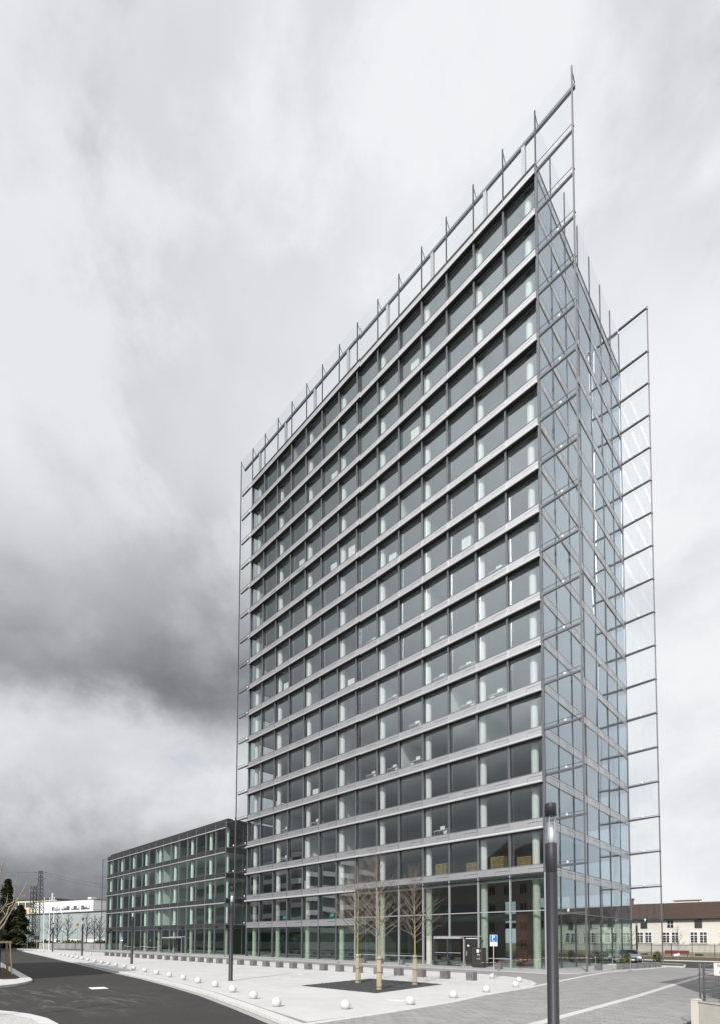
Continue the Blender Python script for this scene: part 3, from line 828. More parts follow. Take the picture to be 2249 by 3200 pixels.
WORDN = {2: 'second', 3: 'third', 4: 'fourth', 5: 'fifth', 6: 'sixth', 7: 'seventh', 8: 'eighth', 9: 'ninth', 10: 'tenth', 11: 'eleventh', 12: 'twelfth', 13: 'thirteenth', 14: 'fourteenth', 15: 'fifteenth', 16: 'sixteenth', 17: 'seventeenth'}
desks = [(7, 10), (7, 11), (7, 8), (6, 12), (6, 11), (6, 9), (5, 8), (5, 9), (4, 4), (4, 2), (5, 7), (11, 8), (3, 2), (13, 2), (13, 5), (16, 11), (8, 10), (9, 7), (10, 5), (12, 3), (14, 6), (12, 10), (15, 8), (9, 12), (8, 1), (14, 1), (3, 10), (17, 8)]
for k, (n, i) in enumerate(desks):
    if desk0 is None: desk0 = make_desk(); o = desk0
    else: o = copy_tree(desk0)
    o.location = (i*W_+1.65, 0.95, sill(n)-0.10); o.rotation_euler = (0, 0, R([0, 4, -5, 180][k % 4]))
    tag(o, f'white desk with monitor behind {WORDN[n]} floor window, {ORD[i]} bay from the low wing', 'desk', 'desks behind the tower windows')
cab = [(11, 8, 1.4), (12, 6, 1.9), (5, 4, 1.0), (12, 5, 1.5), (16, 9, 1.8), (9, 2, 1.4), (13, 3, 1.5), (14, 9, 1.9), (10, 11, 1.7), (15, 5, 1.6), (8, 6, 1.2)]
for n, i, h in cab:
    m = MB().box(-.45, .45, -.22, .22, 0.06, h, 0); m.box(-.40, .40, -.2, .2, 0, 0.06, 1); m.box(-.004, .004, -.226, -.22, 0.10, h-0.04, 1)
    tag(m.build('cabinet', ['wall_white', 'sign_black'], None, (i*W_+1.6, 0.8, sill(n)-0.10), R(6)), f'tall white cabinet at {WORDN[n]} floor window, {ORD[i]} bay from the low wing', 'cabinet', 'cabinets behind the tower windows')
for k, (i, dx, h) in enumerate([(10, 1.3, 1.35), (12, 1.2, 1.35), (11, 1.7, 1.2), (13, 0.7, 1.2)]):
    t = thing('pallet_stack', ['stack of straw-coloured pallets behind the window over the revolving door', 'tall stack of pallets in the second window from the tower corner', 'slatted pallet stack between two columns above the lobby', 'pallet stack in the corner window above the lobby'][k], 'pallets', (i*W_+dx, 1.5, sill(2)-0.10), 0, 'pallet stacks above the lobby')
    for q in range(int(h/0.135)): 
        piece('pallet', t, 'cardboard', -.60, .60, -.4, .4, q*0.135+0.03, q*0.135+0.105)
        for sx in (-.5, 0, .5): piece('pallet_block', t, 'cardboard', sx-.07, sx+.07, -.38, .38, q*0.135, q*0.135+0.03)


def chair(x, z, mat, label):
    t = thing('lounge_chair', label, 'chair', (x, 1.1, z), R(30), 'bright lounge chairs on the first floor')
    MB().lathe([(0.0, 0.40), (0.24, 0.40), (0.27, 0.46), (0.22, 0.46), (0, 0.45)], 12).build('seat', mat, t)
    m = MB()
    for k in range(7):
        a0, a1 = R(20+k*20), R(40+k*20)
        m._add([(0.26*math.cos(a), 0.26*math.sin(a), zz) for a in (a0, a1) for zz in (0.44, 0.82)], [(0, 2, 3, 1)])
    m.build('backrest', mat, t)
    for sx in (-.16, .16):
        for sy in (-.16, .16): MB().tube((sx, sy, 0), (sx*0.8, sy*0.8, 0.41), 0.014, seg=6).build('leg', 'galvanised', t)


chair(15.6, S1-0.10, 'teal_plastic', 'turquoise lounge chair behind the first floor window')
chair(16.6, S1-0.10, 'car_red', 'red lounge chair beside the turquoise chair, first floor')
chair(6.9, S1-0.10, 'teal_plastic', 'turquoise chair near the low wing end, first floor')

# ------------------------------------------------------------------ low wing
XA, LWB = -5.4, 2.87
XE = XA-16*LWB
low = thing('low_office_wing', 'four storey office wing with dark bands left of the tower', 'office building', (0, 0, 0))
lf = part_node('front_facade', low); le = part_node('end_facade', low)
lpm = panel_mesh('low_spandrel', LWB, 0.66, 'panel_dark', True)
ltop = panel_mesh('low_parapet', LWB, 0.92, 'panel_dark', True)
lgm = MB().box(-.04, .04, -.04, .14, 0, 19.5).mesh('low_mullion', 'aluminium_frame')
for i in range(17): obj('mullion', lgm, lf, (XA-i*LWB, 0, 0))
LZ = [sill(1), sill(2), sill(3), sill(4)]
for i in range(16):
    x = XA-(i+1)*LWB
    for z in LZ: obj('spandrel_panel', lpm, lf, (x, 0, z-0.66))
    obj('spandrel_panel', ltop, lf, (x, 0, 18.66))
    for k in range(4):
        z1 = (LZ[k+1]-0.86) if k < 3 else 18.50
        piece('window_pane', lf, 'glass_low', x+0.05, x+LWB-0.05, 0.12, 0.14, LZ[k]+0.03, z1)
    if not 4 <= i <= 5: piece('shop_pane', lf, 'glass_low', x+0.05, x+LWB-0.05, 0.12, 0.14, 0.05, LZ[0]-0.70)
    else: piece('shop_pane', lf, 'glass_low', x+0.05, x+LWB-0.05, 0.12, 0.14, 2.75, LZ[0]-0.70)
for z in LZ[1:]+[19.34]:
    MB().tube((XE-0.3, -0.05, z-0.76), (XA-0.12, -0.05, z-0.76), 0.085, seg=12).build('sunshade_tube', 'aluminium_tube', lf)
    piece('shadow_slot', lf, 'black_slot', XE, XA, 0.04, 0.2, z-0.85, z-0.66)  # slot behind the tube, with the shade below it put into the black
for z in LZ: piece('window_sill', lf, 'aluminium_frame', XE, XA, -0.03, 0.14, z, z+0.03)
piece('window_head', lf, 'aluminium_frame', XE, XA, -0.02, 0.14, LZ[0]-0.70, LZ[0]-0.66)
piece('base_rail', lf, 'steel_lobby', XE, XA, -0.01, 0.16, 0, 0.05)
piece('roof_edge', low, 'panel_dark', XE+1.0, XA+0.02, 0.25, 14.9, 19.585, 19.96)
piece('roof_slab', low, 'roof_dark', XE+0.05, XA-0.05, 0.15, 14.9, 19.2, 19.58)
for z in LZ+[19.46]:
    piece('spandrel_band', le, 'panel_dark', XA-0.12, XA, 0.05, 15, z-0.74, z+ (0.0 if z < 19 else 0.12))
for k in range(5):
    z0 = (0.05 if k == 0 else LZ[k-1]+0.02); z1 = (LZ[k]-0.76 if k < 4 else 18.70)
    for j in range(5): piece('window_pane', le, 'glass_low', XA-0.08, XA-0.06, j*3+0.05, j*3+2.95, z0, z1)
for j in range(1, 6): piece('mullion', le, 'steel_post', XA-0.12, XA+0.01, j*3-0.03, j*3+0.03, 0, 19.4)
for n in range(1, 5):
    piece('floor_slab', low, 'floor_grey', XE+0.1, XA-0.15, 0.3, 14.8, sill(n)-0.42, sill(n)-0.1)
    piece('ceiling', low, 'ceiling_white', XE+0.1, XA-0.15, 0.28, 14.8, sill(n)-0.6, sill(n)-0.424)
    piece('core_wall', low, 'core_grey', XE+5, XA-4, 6.5, 9.5, sill(n)-0.09, (sill(n+1)-0.61 if n < 4 else 19.1))
piece('core_wall', low, 'lobby_dark', XE+5, XA-4, 6.5, 9.5, 0.03, S1-0.61)
piece('floor_slab', low, 'floor_grey', XE+0.1, XA-0.15, 0.18, 14.8, -0.05, 0.02)
lc = MB().lathe([(0.26, S1), (0.26, 19.1)], 16).mesh('low_column', 'concrete_column'); lcr = MB().lathe([(0.26, 0), (0.26, S1)], 16).mesh('low_column_raw', 'concrete_column_raw')
for i in (2, 4, 6, 8, 10, 12, 14, 16):
    obj('column', lc, low, (XA-i*LWB+0.45, 0.74, 0)); obj('column', lcr, low, (XA-i*LWB+0.45, 0.74, 0))
obj('column', lc, low, (XA-0.6, 0.74, 0)); obj('column', lcr, low, (XA-0.6, 0.74, 0))
for i, ns in ((8, (1, 2, 3, 4)), (7, (1, 2, 3, 4))):
    for n in ns: piece('partition', low, 'wall_white', XA-i*LWB-0.95, XA-i*LWB-0.85, 0.4, 6.4, sill(n)-0.09, (sill(n+1)-0.61 if n < 4 else 19.0))
piece('rear_wall', low, 'panel_dark', XE, XA-0.2, 15.0, 15.2, 0, 19.5)
piece('side_wall', low, 'panel_dark', XE-0.02, XE+0.1, 0.16, 15.0, 0, 19.5)
le2 = part_node('entrance', low)
dx0, dx1 = XA-6*LWB, XA-4*LWB
piece('door_header', le2, 'aluminium_tube', dx0, dx1-1.3, -1.3, 0.1, 2.45, 2.62)
piece('door_lintel', le2, 'steel_lobby', dx0, dx1, -0.04, 0.14, 2.64, 2.74)
for x in (dx0+0.05, dx1-1.35, dx1-0.05): piece('door_post', le2, 'steel_lobby', x-0.05, x+0.05, -0.06, 0.14, 0, 2.64)
for x in (dx0+0.05, dx1-1.4): piece('door_post', le2, 'sign_black', x-0.05, x+0.05, -1.28, -1.18, 0, 2.45)
piece('door_pane', le2, 'glass_low', dx0+0.1, dx1-1.45, -1.24, -1.22, 0.06, 2.44)
piece('door_leaf', le2, 'sign_black', dx1-1.28, dx1-0.1, 0.02, 0.08, 0.02, 2.6)
for x in (XA-2.2, XA-12.5, XA-20.5, XA-43):
    m = MB().box(-.45, .45, -.30, 0, 0, .07, 0); m.box(-.3, .3, -.2, 0, -.12, 0, 0)
    m.build('floodlight', 'sign_black', low, (x, -0.01, LZ[0]-0.50))
# glazed screens beside the low wing
fs = part_node('link_screen', low, 'glass screen bridging the gap to the tower')
for k, z in enumerate(LZ+[19.45]):
    if k: piece('screen_pane', fs, 'glass_screen', XA+0.05, -WL-0.12, -0.01, 0.01, (LZ+[19.45])[k-1]+0.02, z-0.02)
    MB().tube((XA, 0.14, z-0.16), (-WL-0.10, 0.14, z-0.16), 0.06, seg=8).build('screen_beam', 'steel_post', fs)
    obj('fin_lamp', lampm, fs, (XA+1.7, 0.2, z-0.13))
piece('screen_post', fs, 'steel_post', -WL-0.20, -WL-0.10, -0.05, 0.05, 4.2, 19.7)
fs2 = part_node('far_screen', low, 'glass screen at the far end of the low wing')
piece('screen_post', fs2, 'steel_post', XE-2.85, XE-2.75, -0.05, 0.05, 0, 19.45)
for k, z in enumerate(LZ+[19.40]):
    MB().tube((XE-2.8, 0.0, z-0.16), (XE, 0.14, z-0.16), 0.05, seg=8).build('screen_beam', 'steel_post', fs2)
    if k: piece('screen_pane', fs2, 'glass_screen', XE-2.72, XE-0.05, -0.01, 0.01, (LZ+[19.4])[k-1]+0.02, z-0.02)

# ------------------------------------------------------------------ bollards
cube_me = MB()
e, bvl = 0.225, 0.012
for z0, z1, k in ((0, 0.45, e),):
    cube_me.prism([(-e+bvl, -e), (e-bvl, -e), (e, -e+bvl), (e, e-bvl), (e-bvl, e), (-e+bvl, e), (-e, e-bvl), (-e, -e+bvl)], 0, 0.438)
    cube_me.prism([(-e+bvl, -e+bvl), (e-bvl, -e+bvl), (e-bvl, e-bvl), (-e+bvl, e-bvl)], 0.43, 0.45)
cube_me = cube_me.mesh('concrete_cube', 'concrete_cube')
row = [-11.3, -9.35, -7.4, -5.45, -3.5, -1.55, 0.4, 2.35, 4.3, 6.2, 8.05, 9.85, 11.6, 13.3, 15.0, 16.7, 18.45, 20.19, 22.1, 23.9, 25.7, 27.4, 29.15, 30.85, 32.5, 34.2, 35.95, 37.65, 39.36, 41.05, 42.76]
row = [x for x in row if x > -12]
for k, x in enumerate(row):
    tag(obj('concrete_cube', cube_me, None, (x-0.22, -14.24, 0), rz=R(rg.uniform(-2, 2))), f'dark concrete cube bollard, {ORD[k] if k < 30 else "last"} in the long row counted from the far end', 'bollard', 'concrete cubes in a row across the plaza')
for k, (x, y) in enumerate([(23.7, -2.4), (25.8, -2.3), (28.35, -2.25), (37.9, -2.05)]):
    tag(obj('concrete_cube', cube_me, None, (x-0.2, y+0.2, 0), rz=R(rg.uniform(-3, 3))), ['concrete cube near the facade, behind the left bare tree', 'concrete cube near the facade, behind the middle bare tree', 'concrete cube near the facade, left of the revolving door', 'lone concrete cube right of the ticket machine'][k], 'bollard', 'concrete cubes by the facade')
for k, (x, y) in enumerate([(43.68, 2.83), (44.37, 5.78), (44.54, 7.03), (44.7, 8.44), (44.84, 9.72), (44.98, 10.94), (45.15, 12.05), (45.3, 13.1)]):
    tag(obj('concrete_cube', cube_me, None, (x-0.22, y+0.22, 0), rz=R(rg.uniform(-2, 2))), f'concrete cube beside the end facade, {ORD[k]} from the near corner', 'bollard', 'concrete cubes beside the end facade')
rb, hb = 0.16, 0.335
prof = [(0.0, -0.0)]+[(rb*math.cos(R(a)), 0.136+rb*math.sin(R(a))) for a in range(-58, 91, 9)]
prof[-1] = (0.0, 0.136+rb)
ball_me = MB().lathe(prof, 24).mesh('stone_ball', 'stone_ball')
balls = [(-46.0, -14.0), (-43.2, -14.5), (-40.4, -15.0), (-37.8, -15.4), (-35.4, -15.8), (-16.2, -18.67), (-13.1, -19.1), (-9.4, -19.7), (-5.93, -20.25), (-2.53, -20.8), (1.04, -21.39), (4.26, -21.9), (7.91, -22.5), (11.1, -23.0), (13.9, -23.45), (16.7, -23.9), (19.4, -24.3), (22.15, -24.75), (25.0, -25.2), (27.6, -25.6), (30.07, -25.98), (32.5, -26.4), (34.8, -26.8), (37.2, -27.3), (39.65, -27.95), (42.1, -28.65), (44.36, -29.35)]
for k, (x, y) in enumerate(balls):
    tag(obj('stone_ball', ball_me, None, (x, y+0.1, 0), rz=rg.uniform(0, 6)), f'pale stone ball bollard, {ORD[k]} along the road kerb from the far end', 'bollard', 'stone balls along the road kerb')
for k, (x, y) in enumerate([(46.25, -28.1), (46.9, -25.7), (46.74, -22.8), (46.45, -19.8), (46.15, -16.5), (44.86, -13.45), (42.55, -12.05)]):
    tag(obj('stone_ball', ball_me, None, (x, y+0.1, 0), rz=rg.uniform(0, 6)), f'pale stone ball bollard, {ORD[k]} along the driveway line from the road corner', 'bollard', 'stone balls along the driveway')
for k, (x, y) in enumerate([(-19.2, -15.9), (-18.9, -13.8), (-13.0, -12.9)]):
    tag(obj('stone_ball', ball_me, None, (x, y, 0)), ['stone ball set back behind the kerb row near the third lamp', 'stone ball standing alone right of the third lamp', 'stone ball at the far end of the cube row'][k], 'bollard', 'stone balls at the far end of the plaza')

# ------------------------------------------------------------------ lamp columns


def lamp_column(loc, label):
    t = thing('lamp_column', label, 'street lamp', loc, 0, 'cylindrical lamp columns')
    r = 0.112
    MB().lathe([(r+0.012, 0), (r+0.012, 0.05), (r, 0.06), (r, 3.55)], 28).build('post', 'lamp_paint', t)
    MB().lathe([(r-0.004, 3.55), (r-0.004, 3.565), (r, 3.57), (r, 4.16), (r-0.01, 4.17), (0, 4.17)], 28).build('collar', 'lamp_paint', t)
    MB().lathe([(r-0.012, 4.17), (r-0.012, 4.74)], 28).build('lens', 'glass_lamp', t)
    MB().lathe([(0.0, 4.172), (0.060, 4.172), (0.050, 4.42), (0.03, 4.50), (0.0, 4.50)], 18).build('reflector', 'plastic_white', t)
    for k in range(3):
        a = 2.1*k+0.5; MB().tube((0.075*math.cos(a), 0.075*math.sin(a), 4.17), (0.075*math.cos(a), 0.075*math.sin(a), 4.74), 0.008, seg=6).build('rod', 'galvanised', t)
    MB().lathe([(0.0, 4.735), (r, 4.735), (r, 4.98), (r-0.01, 5.0), (0, 5.0)], 28).build('cap', 'lamp_paint', t)
    return t


L0 = lamp_column((53.04, -28.94, 0.0), 'tall dark cylindrical lamp column standing closest, before the tower corner')
for loc, lab in [((34.45, -24.6, 0), 'dark lamp column on the plaza before the low wing end, second nearest'), ((12.72, -20.9, 0), 'dark lamp column rising before the middle of the low wing'),
                 ((-13.36, -16.75, 0), 'dark lamp column before the concrete wall at the far plaza end'), ((-38.5, -13.5, 0), 'dark lamp column beside the white flagpoles'), ((40.0, 26.4, 0), 'dark lamp column seen through the rear glass fin')]:
    o = copy_tree(L0, None, loc); o['label'] = lab

# ------------------------------------------------------------------ signs, ticket machine, barrier tape


def parking_sign(loc, rz, label, plate):
    t = thing('parking_sign', label, 'road sign', loc, rz, 'parking signs')
    MB().tube((0, 0.035, 0), (0, 0.035, 2.55), 0.03, seg=10).build('post', 'galvanised', t)
    b = MB().box(-.21, .21, -.006, .006, 2.13, 2.55).build('sign_board', 'white_paint', t)
    MB().box(-.193, .193, -.012, -.0065, 2.147, 2.533).build('blue_field', 'sign_blue', b)
    text_part('P', b, 'white_paint', (-0.02, -0.0145, 2.375), (R(90), 0, 0), 0.36)
    ar = MB().box(-.045, .075, -.0165, -.0125, 2.192, 2.212); ar.prism([(0, 0), (1, 0), (0, 1)], 0, 0.0001) if False else None
    ar.tri((-.085, -.0165, 2.202), (-.035, -.0165, 2.170), (-.035, -.0165, 2.234)); ar.build('arrow', 'white_paint', b)
    q = MB().box(-.21, .21, -.006, .006, 1.90, 2.115).build('plate', 'white_paint', t)
    if plate: text_part(plate, q, 'sign_black', (0, -0.008, 2.0), (R(90), 0, 0), 0.135)


parking_sign((42.86, -12.32, 0), R(42), 'blue parking sign with 30 min plate before the tower lobby', '30 min')
parking_sign((-36.2, -2.6, 0), R(55), 'blue parking sign before the far ground floor of the low wing', None)

t = thing('ticket_machine', 'brown metal parking ticket machine before the tower entrance', 'ticket machine', (35.45, -0.95, 0))
MB().box(-.5, .5, -.26, .26, 0.04, 1.66).build('body', 'machine_brown', t)
MB().box(-.46, .46, -.22, .22, 0, 0.04).build('plinth', 'sign_black', t)
MB().box(-.06, .14, -.268, -.26, 1.25, 1.52).build('screen', 'white_paint', t)
MB().box(.02, .10, -.268, -.26, 1.04, 1.13).build('keypad', 'white_paint', t)
MB().box(-.36, -.14, -.268, -.26, 1.02, 1.18).build('coin_slot', 'sign_black', t)
MB().box(.16, .20, -.268, -.26, 0.92, 1.16).build('card_slot', 'galvanised', t)
MB().box(-.05, .26, -.268, -.26, 0.70, 0.78).build('return_tray', 'galvanised', t)
MB().box(.22, .32, -.268, -.26, 1.36, 1.46).build('notice', 'galvanised', t)


def ribbon(name, pts, hgt, label):
    m = MB(); P = []
    for i in range(len(pts)-1):
        a, b_ = Vector(pts[i]), Vector(pts[i+1]); sag = 0.06*(b_-a).length/3
        for k in range(8): u = k/8; P.append(a.lerp(b_, u)-Vector((0, 0, 4*sag*u*(1-u))))
    P.append(Vector(pts[-1]))
    for i in range(len(P)-1):
        a, b_ = P[i], P[i+1]; tw = 0.02*math.sin(i*0.9)
        o1 = Vector((0.006, 0.006, 0))
        m._add([a-o1, b_-o1, b_-o1+Vector((tw, tw, hgt)), a-o1+Vector((tw, tw, hgt)), a+o1, b_+o1, b_+o1+Vector((tw, tw, hgt)), a+o1+Vector((tw, tw, hgt))], [(0, 1, 2, 3), (7, 6, 5, 4), (3, 2, 6, 7), (0, 4, 5, 1)])
    return tag(m.build(name, 'barrier_tape'), label, 'barrier tape', 'red and white barrier tape')


ribbon('barrier_tape', [(33.1, -0.8, 0.16), (35.9, -1.25, 0.42), (38.9, -0.9, 0.74), (41.2, -0.6, 0.98), (43.75, -0.15, 1.05), (42.3, 5.9, 0.95), (43.94, 4.76, 0.94), (45.36, 4.2, 0.95)], 0.016, 'red and white barrier tape strung round the tower corner')
ribbon('barrier_tape', [(-39, -0.9, 0.98), (-30, -1.0, 0.96), (-23.2, -1.2, 1.0)], 0.05, 'red and white barrier tape before the low wing')
for k, (x, y) in enumerate([(42.3, 5.9), (43.94, 4.76), (45.36, 4.2)]):
    t = thing('barrier_post', ['slim steel tape post behind the first cube by the end facade', 'slim steel tape post between the cubes by the end facade', 'slim steel tape post nearest the driveway line'][k], 'post', (x, y, 0), 0, 'steel posts carrying barrier tape')
    MB().tube((0, 0, 0), (0, 0, 1.02), 0.022, seg=8).build('rod', 'galvanised', t); MB().lathe([(0, 0.02), (0.09, 0.02), (0.10, 0.0)], 12).build('foot', 'sign_black', t)

# ------------------------------------------------------------------ bare young trees


def grow(mb, p, dr, length, r, depth, rnd, spread, kids, up, seg=5, twist=0.12):
    """one bent limb of a few segments, with side shoots"""
    n = 4 if depth > 0 else 3
    pts = [Vector(p)]; dd = Vector(dr).normalized()
    for k in range(n):
        dd = (dd+Vector((rnd.uniform(-twist, twist), rnd.uniform(-twist, twist), rnd.uniform(-twist, twist)+up))).normalized()
        pts.append(pts[-1]+dd*(length/n))
    for k in range(n):
        mb.tube(pts[k], pts[k+1], r*(1-k/n*0.75), r*(1-(k+1)/n*0.75), seg if r > 0.012 else 3, caps=False)
    if depth <= 0: return
    for k in range(kids):
        u = rnd.uniform(0.22, 0.97); i = min(n-1, int(u*n)); q = pts[i].lerp(pts[i+1], u*n-i)
        base = (pts[i+1]-pts[i]).normalized()
        side = base.orthogonal().normalized(); side.rotate(Matrix.Rotation(rnd.uniform(0, 6.28), 3, base))
        nd = (base*math.cos(spread)+side*math.sin(spread)).normalized()
        grow(mb, q, nd, length*rnd.uniform(0.38, 0.62)*(1.05-0.45*u), r*0.50*(1-0.4*u), depth-1, rnd, spread, max(2, kids-1), up, 4, twist)


def young_tree(loc, h, seed, label, lean=0.0):
    rnd = random.Random(seed)
    t = thing('young_tree', label, 'tree', loc, 0, 'bare young trees in the gravel bed')
    tr = MB(); pts = []
    for k in range(10):
        u = k/9; pts.append(Vector((lean*u*u*h+0.03*math.sin(k*1.3+seed), 0.03*math.cos(k*1.7+seed), h*u)))
    for k in range(9):
        tr.tube(pts[k], pts[k+1], 0.058*(1-0.93*k/9), 0.058*(1-0.93*(k+1)/9), 9, caps=False)
    tr.build('trunk', 'bark', t)
    br = MB()
    for k in range(46):
        u = 0.36+0.60*(k/45)**0.9; q = u*9; i = min(8, int(q)); p = pts[i].lerp(pts[i+1], q-i)
        a = k*2.399+rnd.uniform(-.4, .4)
        elv = R(rnd.uniform(14, 32)+40*max(0, (u-0.36))/0.6)
        Lb = (2.6*(1-u)**0.75+0.4)*rnd.uniform(0.75, 1.15)
        grow(br, p, (math.cos(a)*math.cos(elv), math.sin(a)*math.cos(elv), math.sin(elv)), Lb, 0.018*(1.15-u)+0.0045, 2, rnd, R(32), 4, 0.07, 4, 0.13)
    br.build('crown', 'twig', t)
    wr = MB()
    wr.lathe([(0.098, 0), (0.095, 0.6), (0.085, 1.45), (0.06, 1.47)], 12, cx=0, cy=0)
    for k in range(16):
        a = k/16*6.283; wr.tube((0.100*math.cos(a), 0.100*math.sin(a), 0), (0.086*math.cos(a+.1), 0.086*math.sin(a+.1), 1.45+rnd.uniform(-.03, .05)), 0.016, 0.013, 5)
    wp = wr.build('reed_wrap', 'reed_wrap', t)
    for z in (0.12, 0.75, 1.32): MB().lathe([(0.118-0.010*z, z), (0.118-0.010*z, z+0.025)], 14).build('tie', 'sign_black', wp)


young_tree((39.8, -20.5, 0.0), 5.9, 1, 'bare young tree wrapped in reed, left one of three in the gravel bed')
young_tree((42.8, -22.4, 0.0), 6.0, 2, 'bare young tree wrapped in reed, nearest and middle one in the gravel bed', lean=-0.035)
young_tree((42.35, -19.2, 0.0), 5.7, 4, 'bare young tree wrapped in reed, right one of three in the gravel bed')

# staked tree on the traffic island
t = thing('staked_tree', 'thin bare tree between wooden stakes on the traffic island', 'tree', (22.4, -32.75, 0.0))
tr = MB()
for k in range(6): tr.tube((0.02*math.sin(k), 0, k*0.9), (0.02*math.sin(k+1), 0, k*0.9+0.9), 0.045-k*0.006, 0.039-k*0.006, 7, caps=False)
tr.build('trunk', 'twig_dark', t)
br = MB(); rnd = random.Random(9)
for k in range(20):
    a = k*2.4; grow(br, (0, 0, 2.6+k*0.14), (math.cos(a), math.sin(a), 0.9), 1.3*(1-k/26), 0.014, 1, rnd, R(35), 4, 0.05, 4)
br.build('crown', 'twig_dark', t)
stk = thing('tree_stakes', 'wooden tree stakes with cross rails on the traffic island', 'tree stakes', (22.4, -32.75, 0.03))
for k, (x, y) in enumerate([(-.45, -.45), (.45, -.45), (.5, .45), (-.45, .45)]):
    MB().tube((x*1.15, y*1.15, 0), (x*0.85, y*0.85, 1.98), 0.062 if k != 2 else 0.04, None, 10).build('stake', 'wood_stake' if k != 2 else 'wood_new', stk)
for (a, b_) in (((-.5, -.42), (.5, -.42)), ((-.5, .42), (.5, .42)), ((.40, -.5), (.40, .5)), ((-.40, -.5), (-.40, .5))):
    MB().box(-.02, .02, 0, ((Vector(b_)-Vector(a)).length), 1.86, 1.95, 0, Matrix.Translation((a[0], a[1], 0)) @ Matrix.Rotation(math.atan2(-(b_[0]-a[0]), b_[1]-a[1]), 4, 'Z')).build('rail', 'wood_new', stk)

# nearer tree whose boughs reach into the view from the left
t = thing('roadside_tree', 'pale bare boughs of a tree reaching in from the left edge', 'tree', (41.0, -36.62, 0.0))
RT = Vector((41.0, -36.62, 0.0))
tr = MB()
for k in range(7):
    tr.tube((0.02*math.sin(k*2), 0.02*math.cos(k*2), k*0.5), (0.02*math.sin(k*2+2), 0.02*math.cos(k*2+2), k*0.5+0.5), 0.075-k*0.005, 0.070-k*0.005, 9, caps=False)
tr.build('trunk', 'twig_pale', t)
boughs = [
    (0.021, [(41.02, -36.6, 1.6), (41.98, -36.55, 2.32), (42.04, -36.5, 2.51), (42.12, -36.43, 2.65), (42.17, -36.38, 2.75), (42.22, -36.34, 2.95), (42.28, -36.28, 3.01), (42.32, -36.26, 3.16), (42.33, -36.26, 3.34), (42.35, -36.24, 3.56), (42.4, -36.21, 3.83)]),
    (0.022, [(41.02, -36.6, 1.4), (41.95, -36.57, 2.22), (42.04, -36.49, 2.38), (42.12, -36.41, 2.52), (42.2, -36.35, 2.71), (42.28, -36.27, 2.91), (42.38, -36.19, 3.16), (42.49, -36.09, 3.4), (42.57, -36.02, 3.65), (42.55, -36.05, 3.71)]),
    (0.014, [(41.02, -36.6, 2.2), (41.99, -36.57, 2.81), (42.05, -36.51, 2.87), (42.13, -36.44, 2.97), (42.18, -36.39, 3.08), (42.21, -36.38, 3.3)]),
    (0.011, [(41.02, -36.6, 2.4), (42.17, -36.4, 2.99), (42.3, -36.27, 3.08), (42.46, -36.11, 3.21), (42.59, -35.99, 3.33), (42.66, -35.92, 3.42), (42.7, -35.88, 3.56)]),
    (0.020, [(41.02, -36.6, 2.6), (42.03, -36.57, 3.43), (42.08, -36.54, 3.74), (42.11, -36.52, 3.94), (42.14, -36.5, 4.1), (42.19, -36.45, 4.14)]),
    (0.012, [(41.02, -36.6, 2.9), (42.04, -36.57, 3.53), (42.1, -36.5, 3.57), (42.18, -36.44, 3.67), (42.26, -36.36, 3.8)]),
    (0.008, [(42.14, -36.41, 2.74), (42.1, -36.46, 2.87), (42.08, -36.5, 3.04)]),
    (0.022, [(41.0, -36.6, 2.0), (40.6, -36.9, 2.9), (40.3, -37.1, 3.8)]), (0.022, [(41.0, -36.6, 2.3), (41.1, -37.2, 3.2), (41.1, -37.6, 4.0)])]
br = MB(); rnd = random.Random(21)
for r, pts in boughs:
    pp = [Vector(q)-RT for q in pts]; n = len(pp)-1
    for k in range(n):
        br.tube(pp[k], pp[k+1], r*(1-0.62*k/n), r*(1-0.62*(k+1)/n), 7, caps=False)
        if k > 0 and r > 0.009:
            for q in range(2):
                dv = (pp[k+1]-pp[k]).normalized(); sd = dv.orthogonal(); sd.rotate(Matrix.Rotation(rnd.uniform(0, 6.28), 3, dv))
                a = pp[k].lerp(pp[k+1], rnd.random()); br.tube(a, a+(dv*0.6+sd).normalized()*rnd.uniform(.03, .10), 0.0045, 0.002, 4, caps=False)
br.build('boughs', 'twig_pale', t)

# ------------------------------------------------------------------ parapet corner with railing and notice at the right edge
t = thing('parapet_wall', 'pale concrete parapet corner with pillar at the right edge', 'wall', (54.62, -24.25, 0))
ang = math.atan2(-0.46, 0.62)
Mz = Matrix.Rotation(ang, 4, 'Z')
pil = MB().box(-.12, .12, -.10, .14, -.1, .74); pil.box(-.13, .13, -.11, .15, .74, .75); pil.tube((0, 0.02, .75), (0, 0.02, .775), 0.15, 0.02, 4, smooth=False)
pil.build('pillar', 'concrete_pale', t)
MB().box(.12, 3.4, -.07, .07, -.1, .70, 0, Mz).build('panel', 'concrete_pale', t)
MB().box(.12, 3.4, -.09, .09, .70, .735, 0, Mz).build('coping', 'concrete_pale', t)
MB().box(.14, 7.5, -.08, .08, -.1, .12, 0, Matrix.Rotation(R(82), 4, 'Z')).build('side_kerb', 'concrete_pale', t)
MB().box(-.30, .12, .35, 1.0, -.1, .12).build('step_block', 'concrete_cube', t)
rl = thing('steel_railing', 'galvanised railing of horizontal rods on the concrete parapet', 'railing', (54.62, -24.25, 0.0))
Ms = Matrix.Rotation(R(82), 4, 'Z')
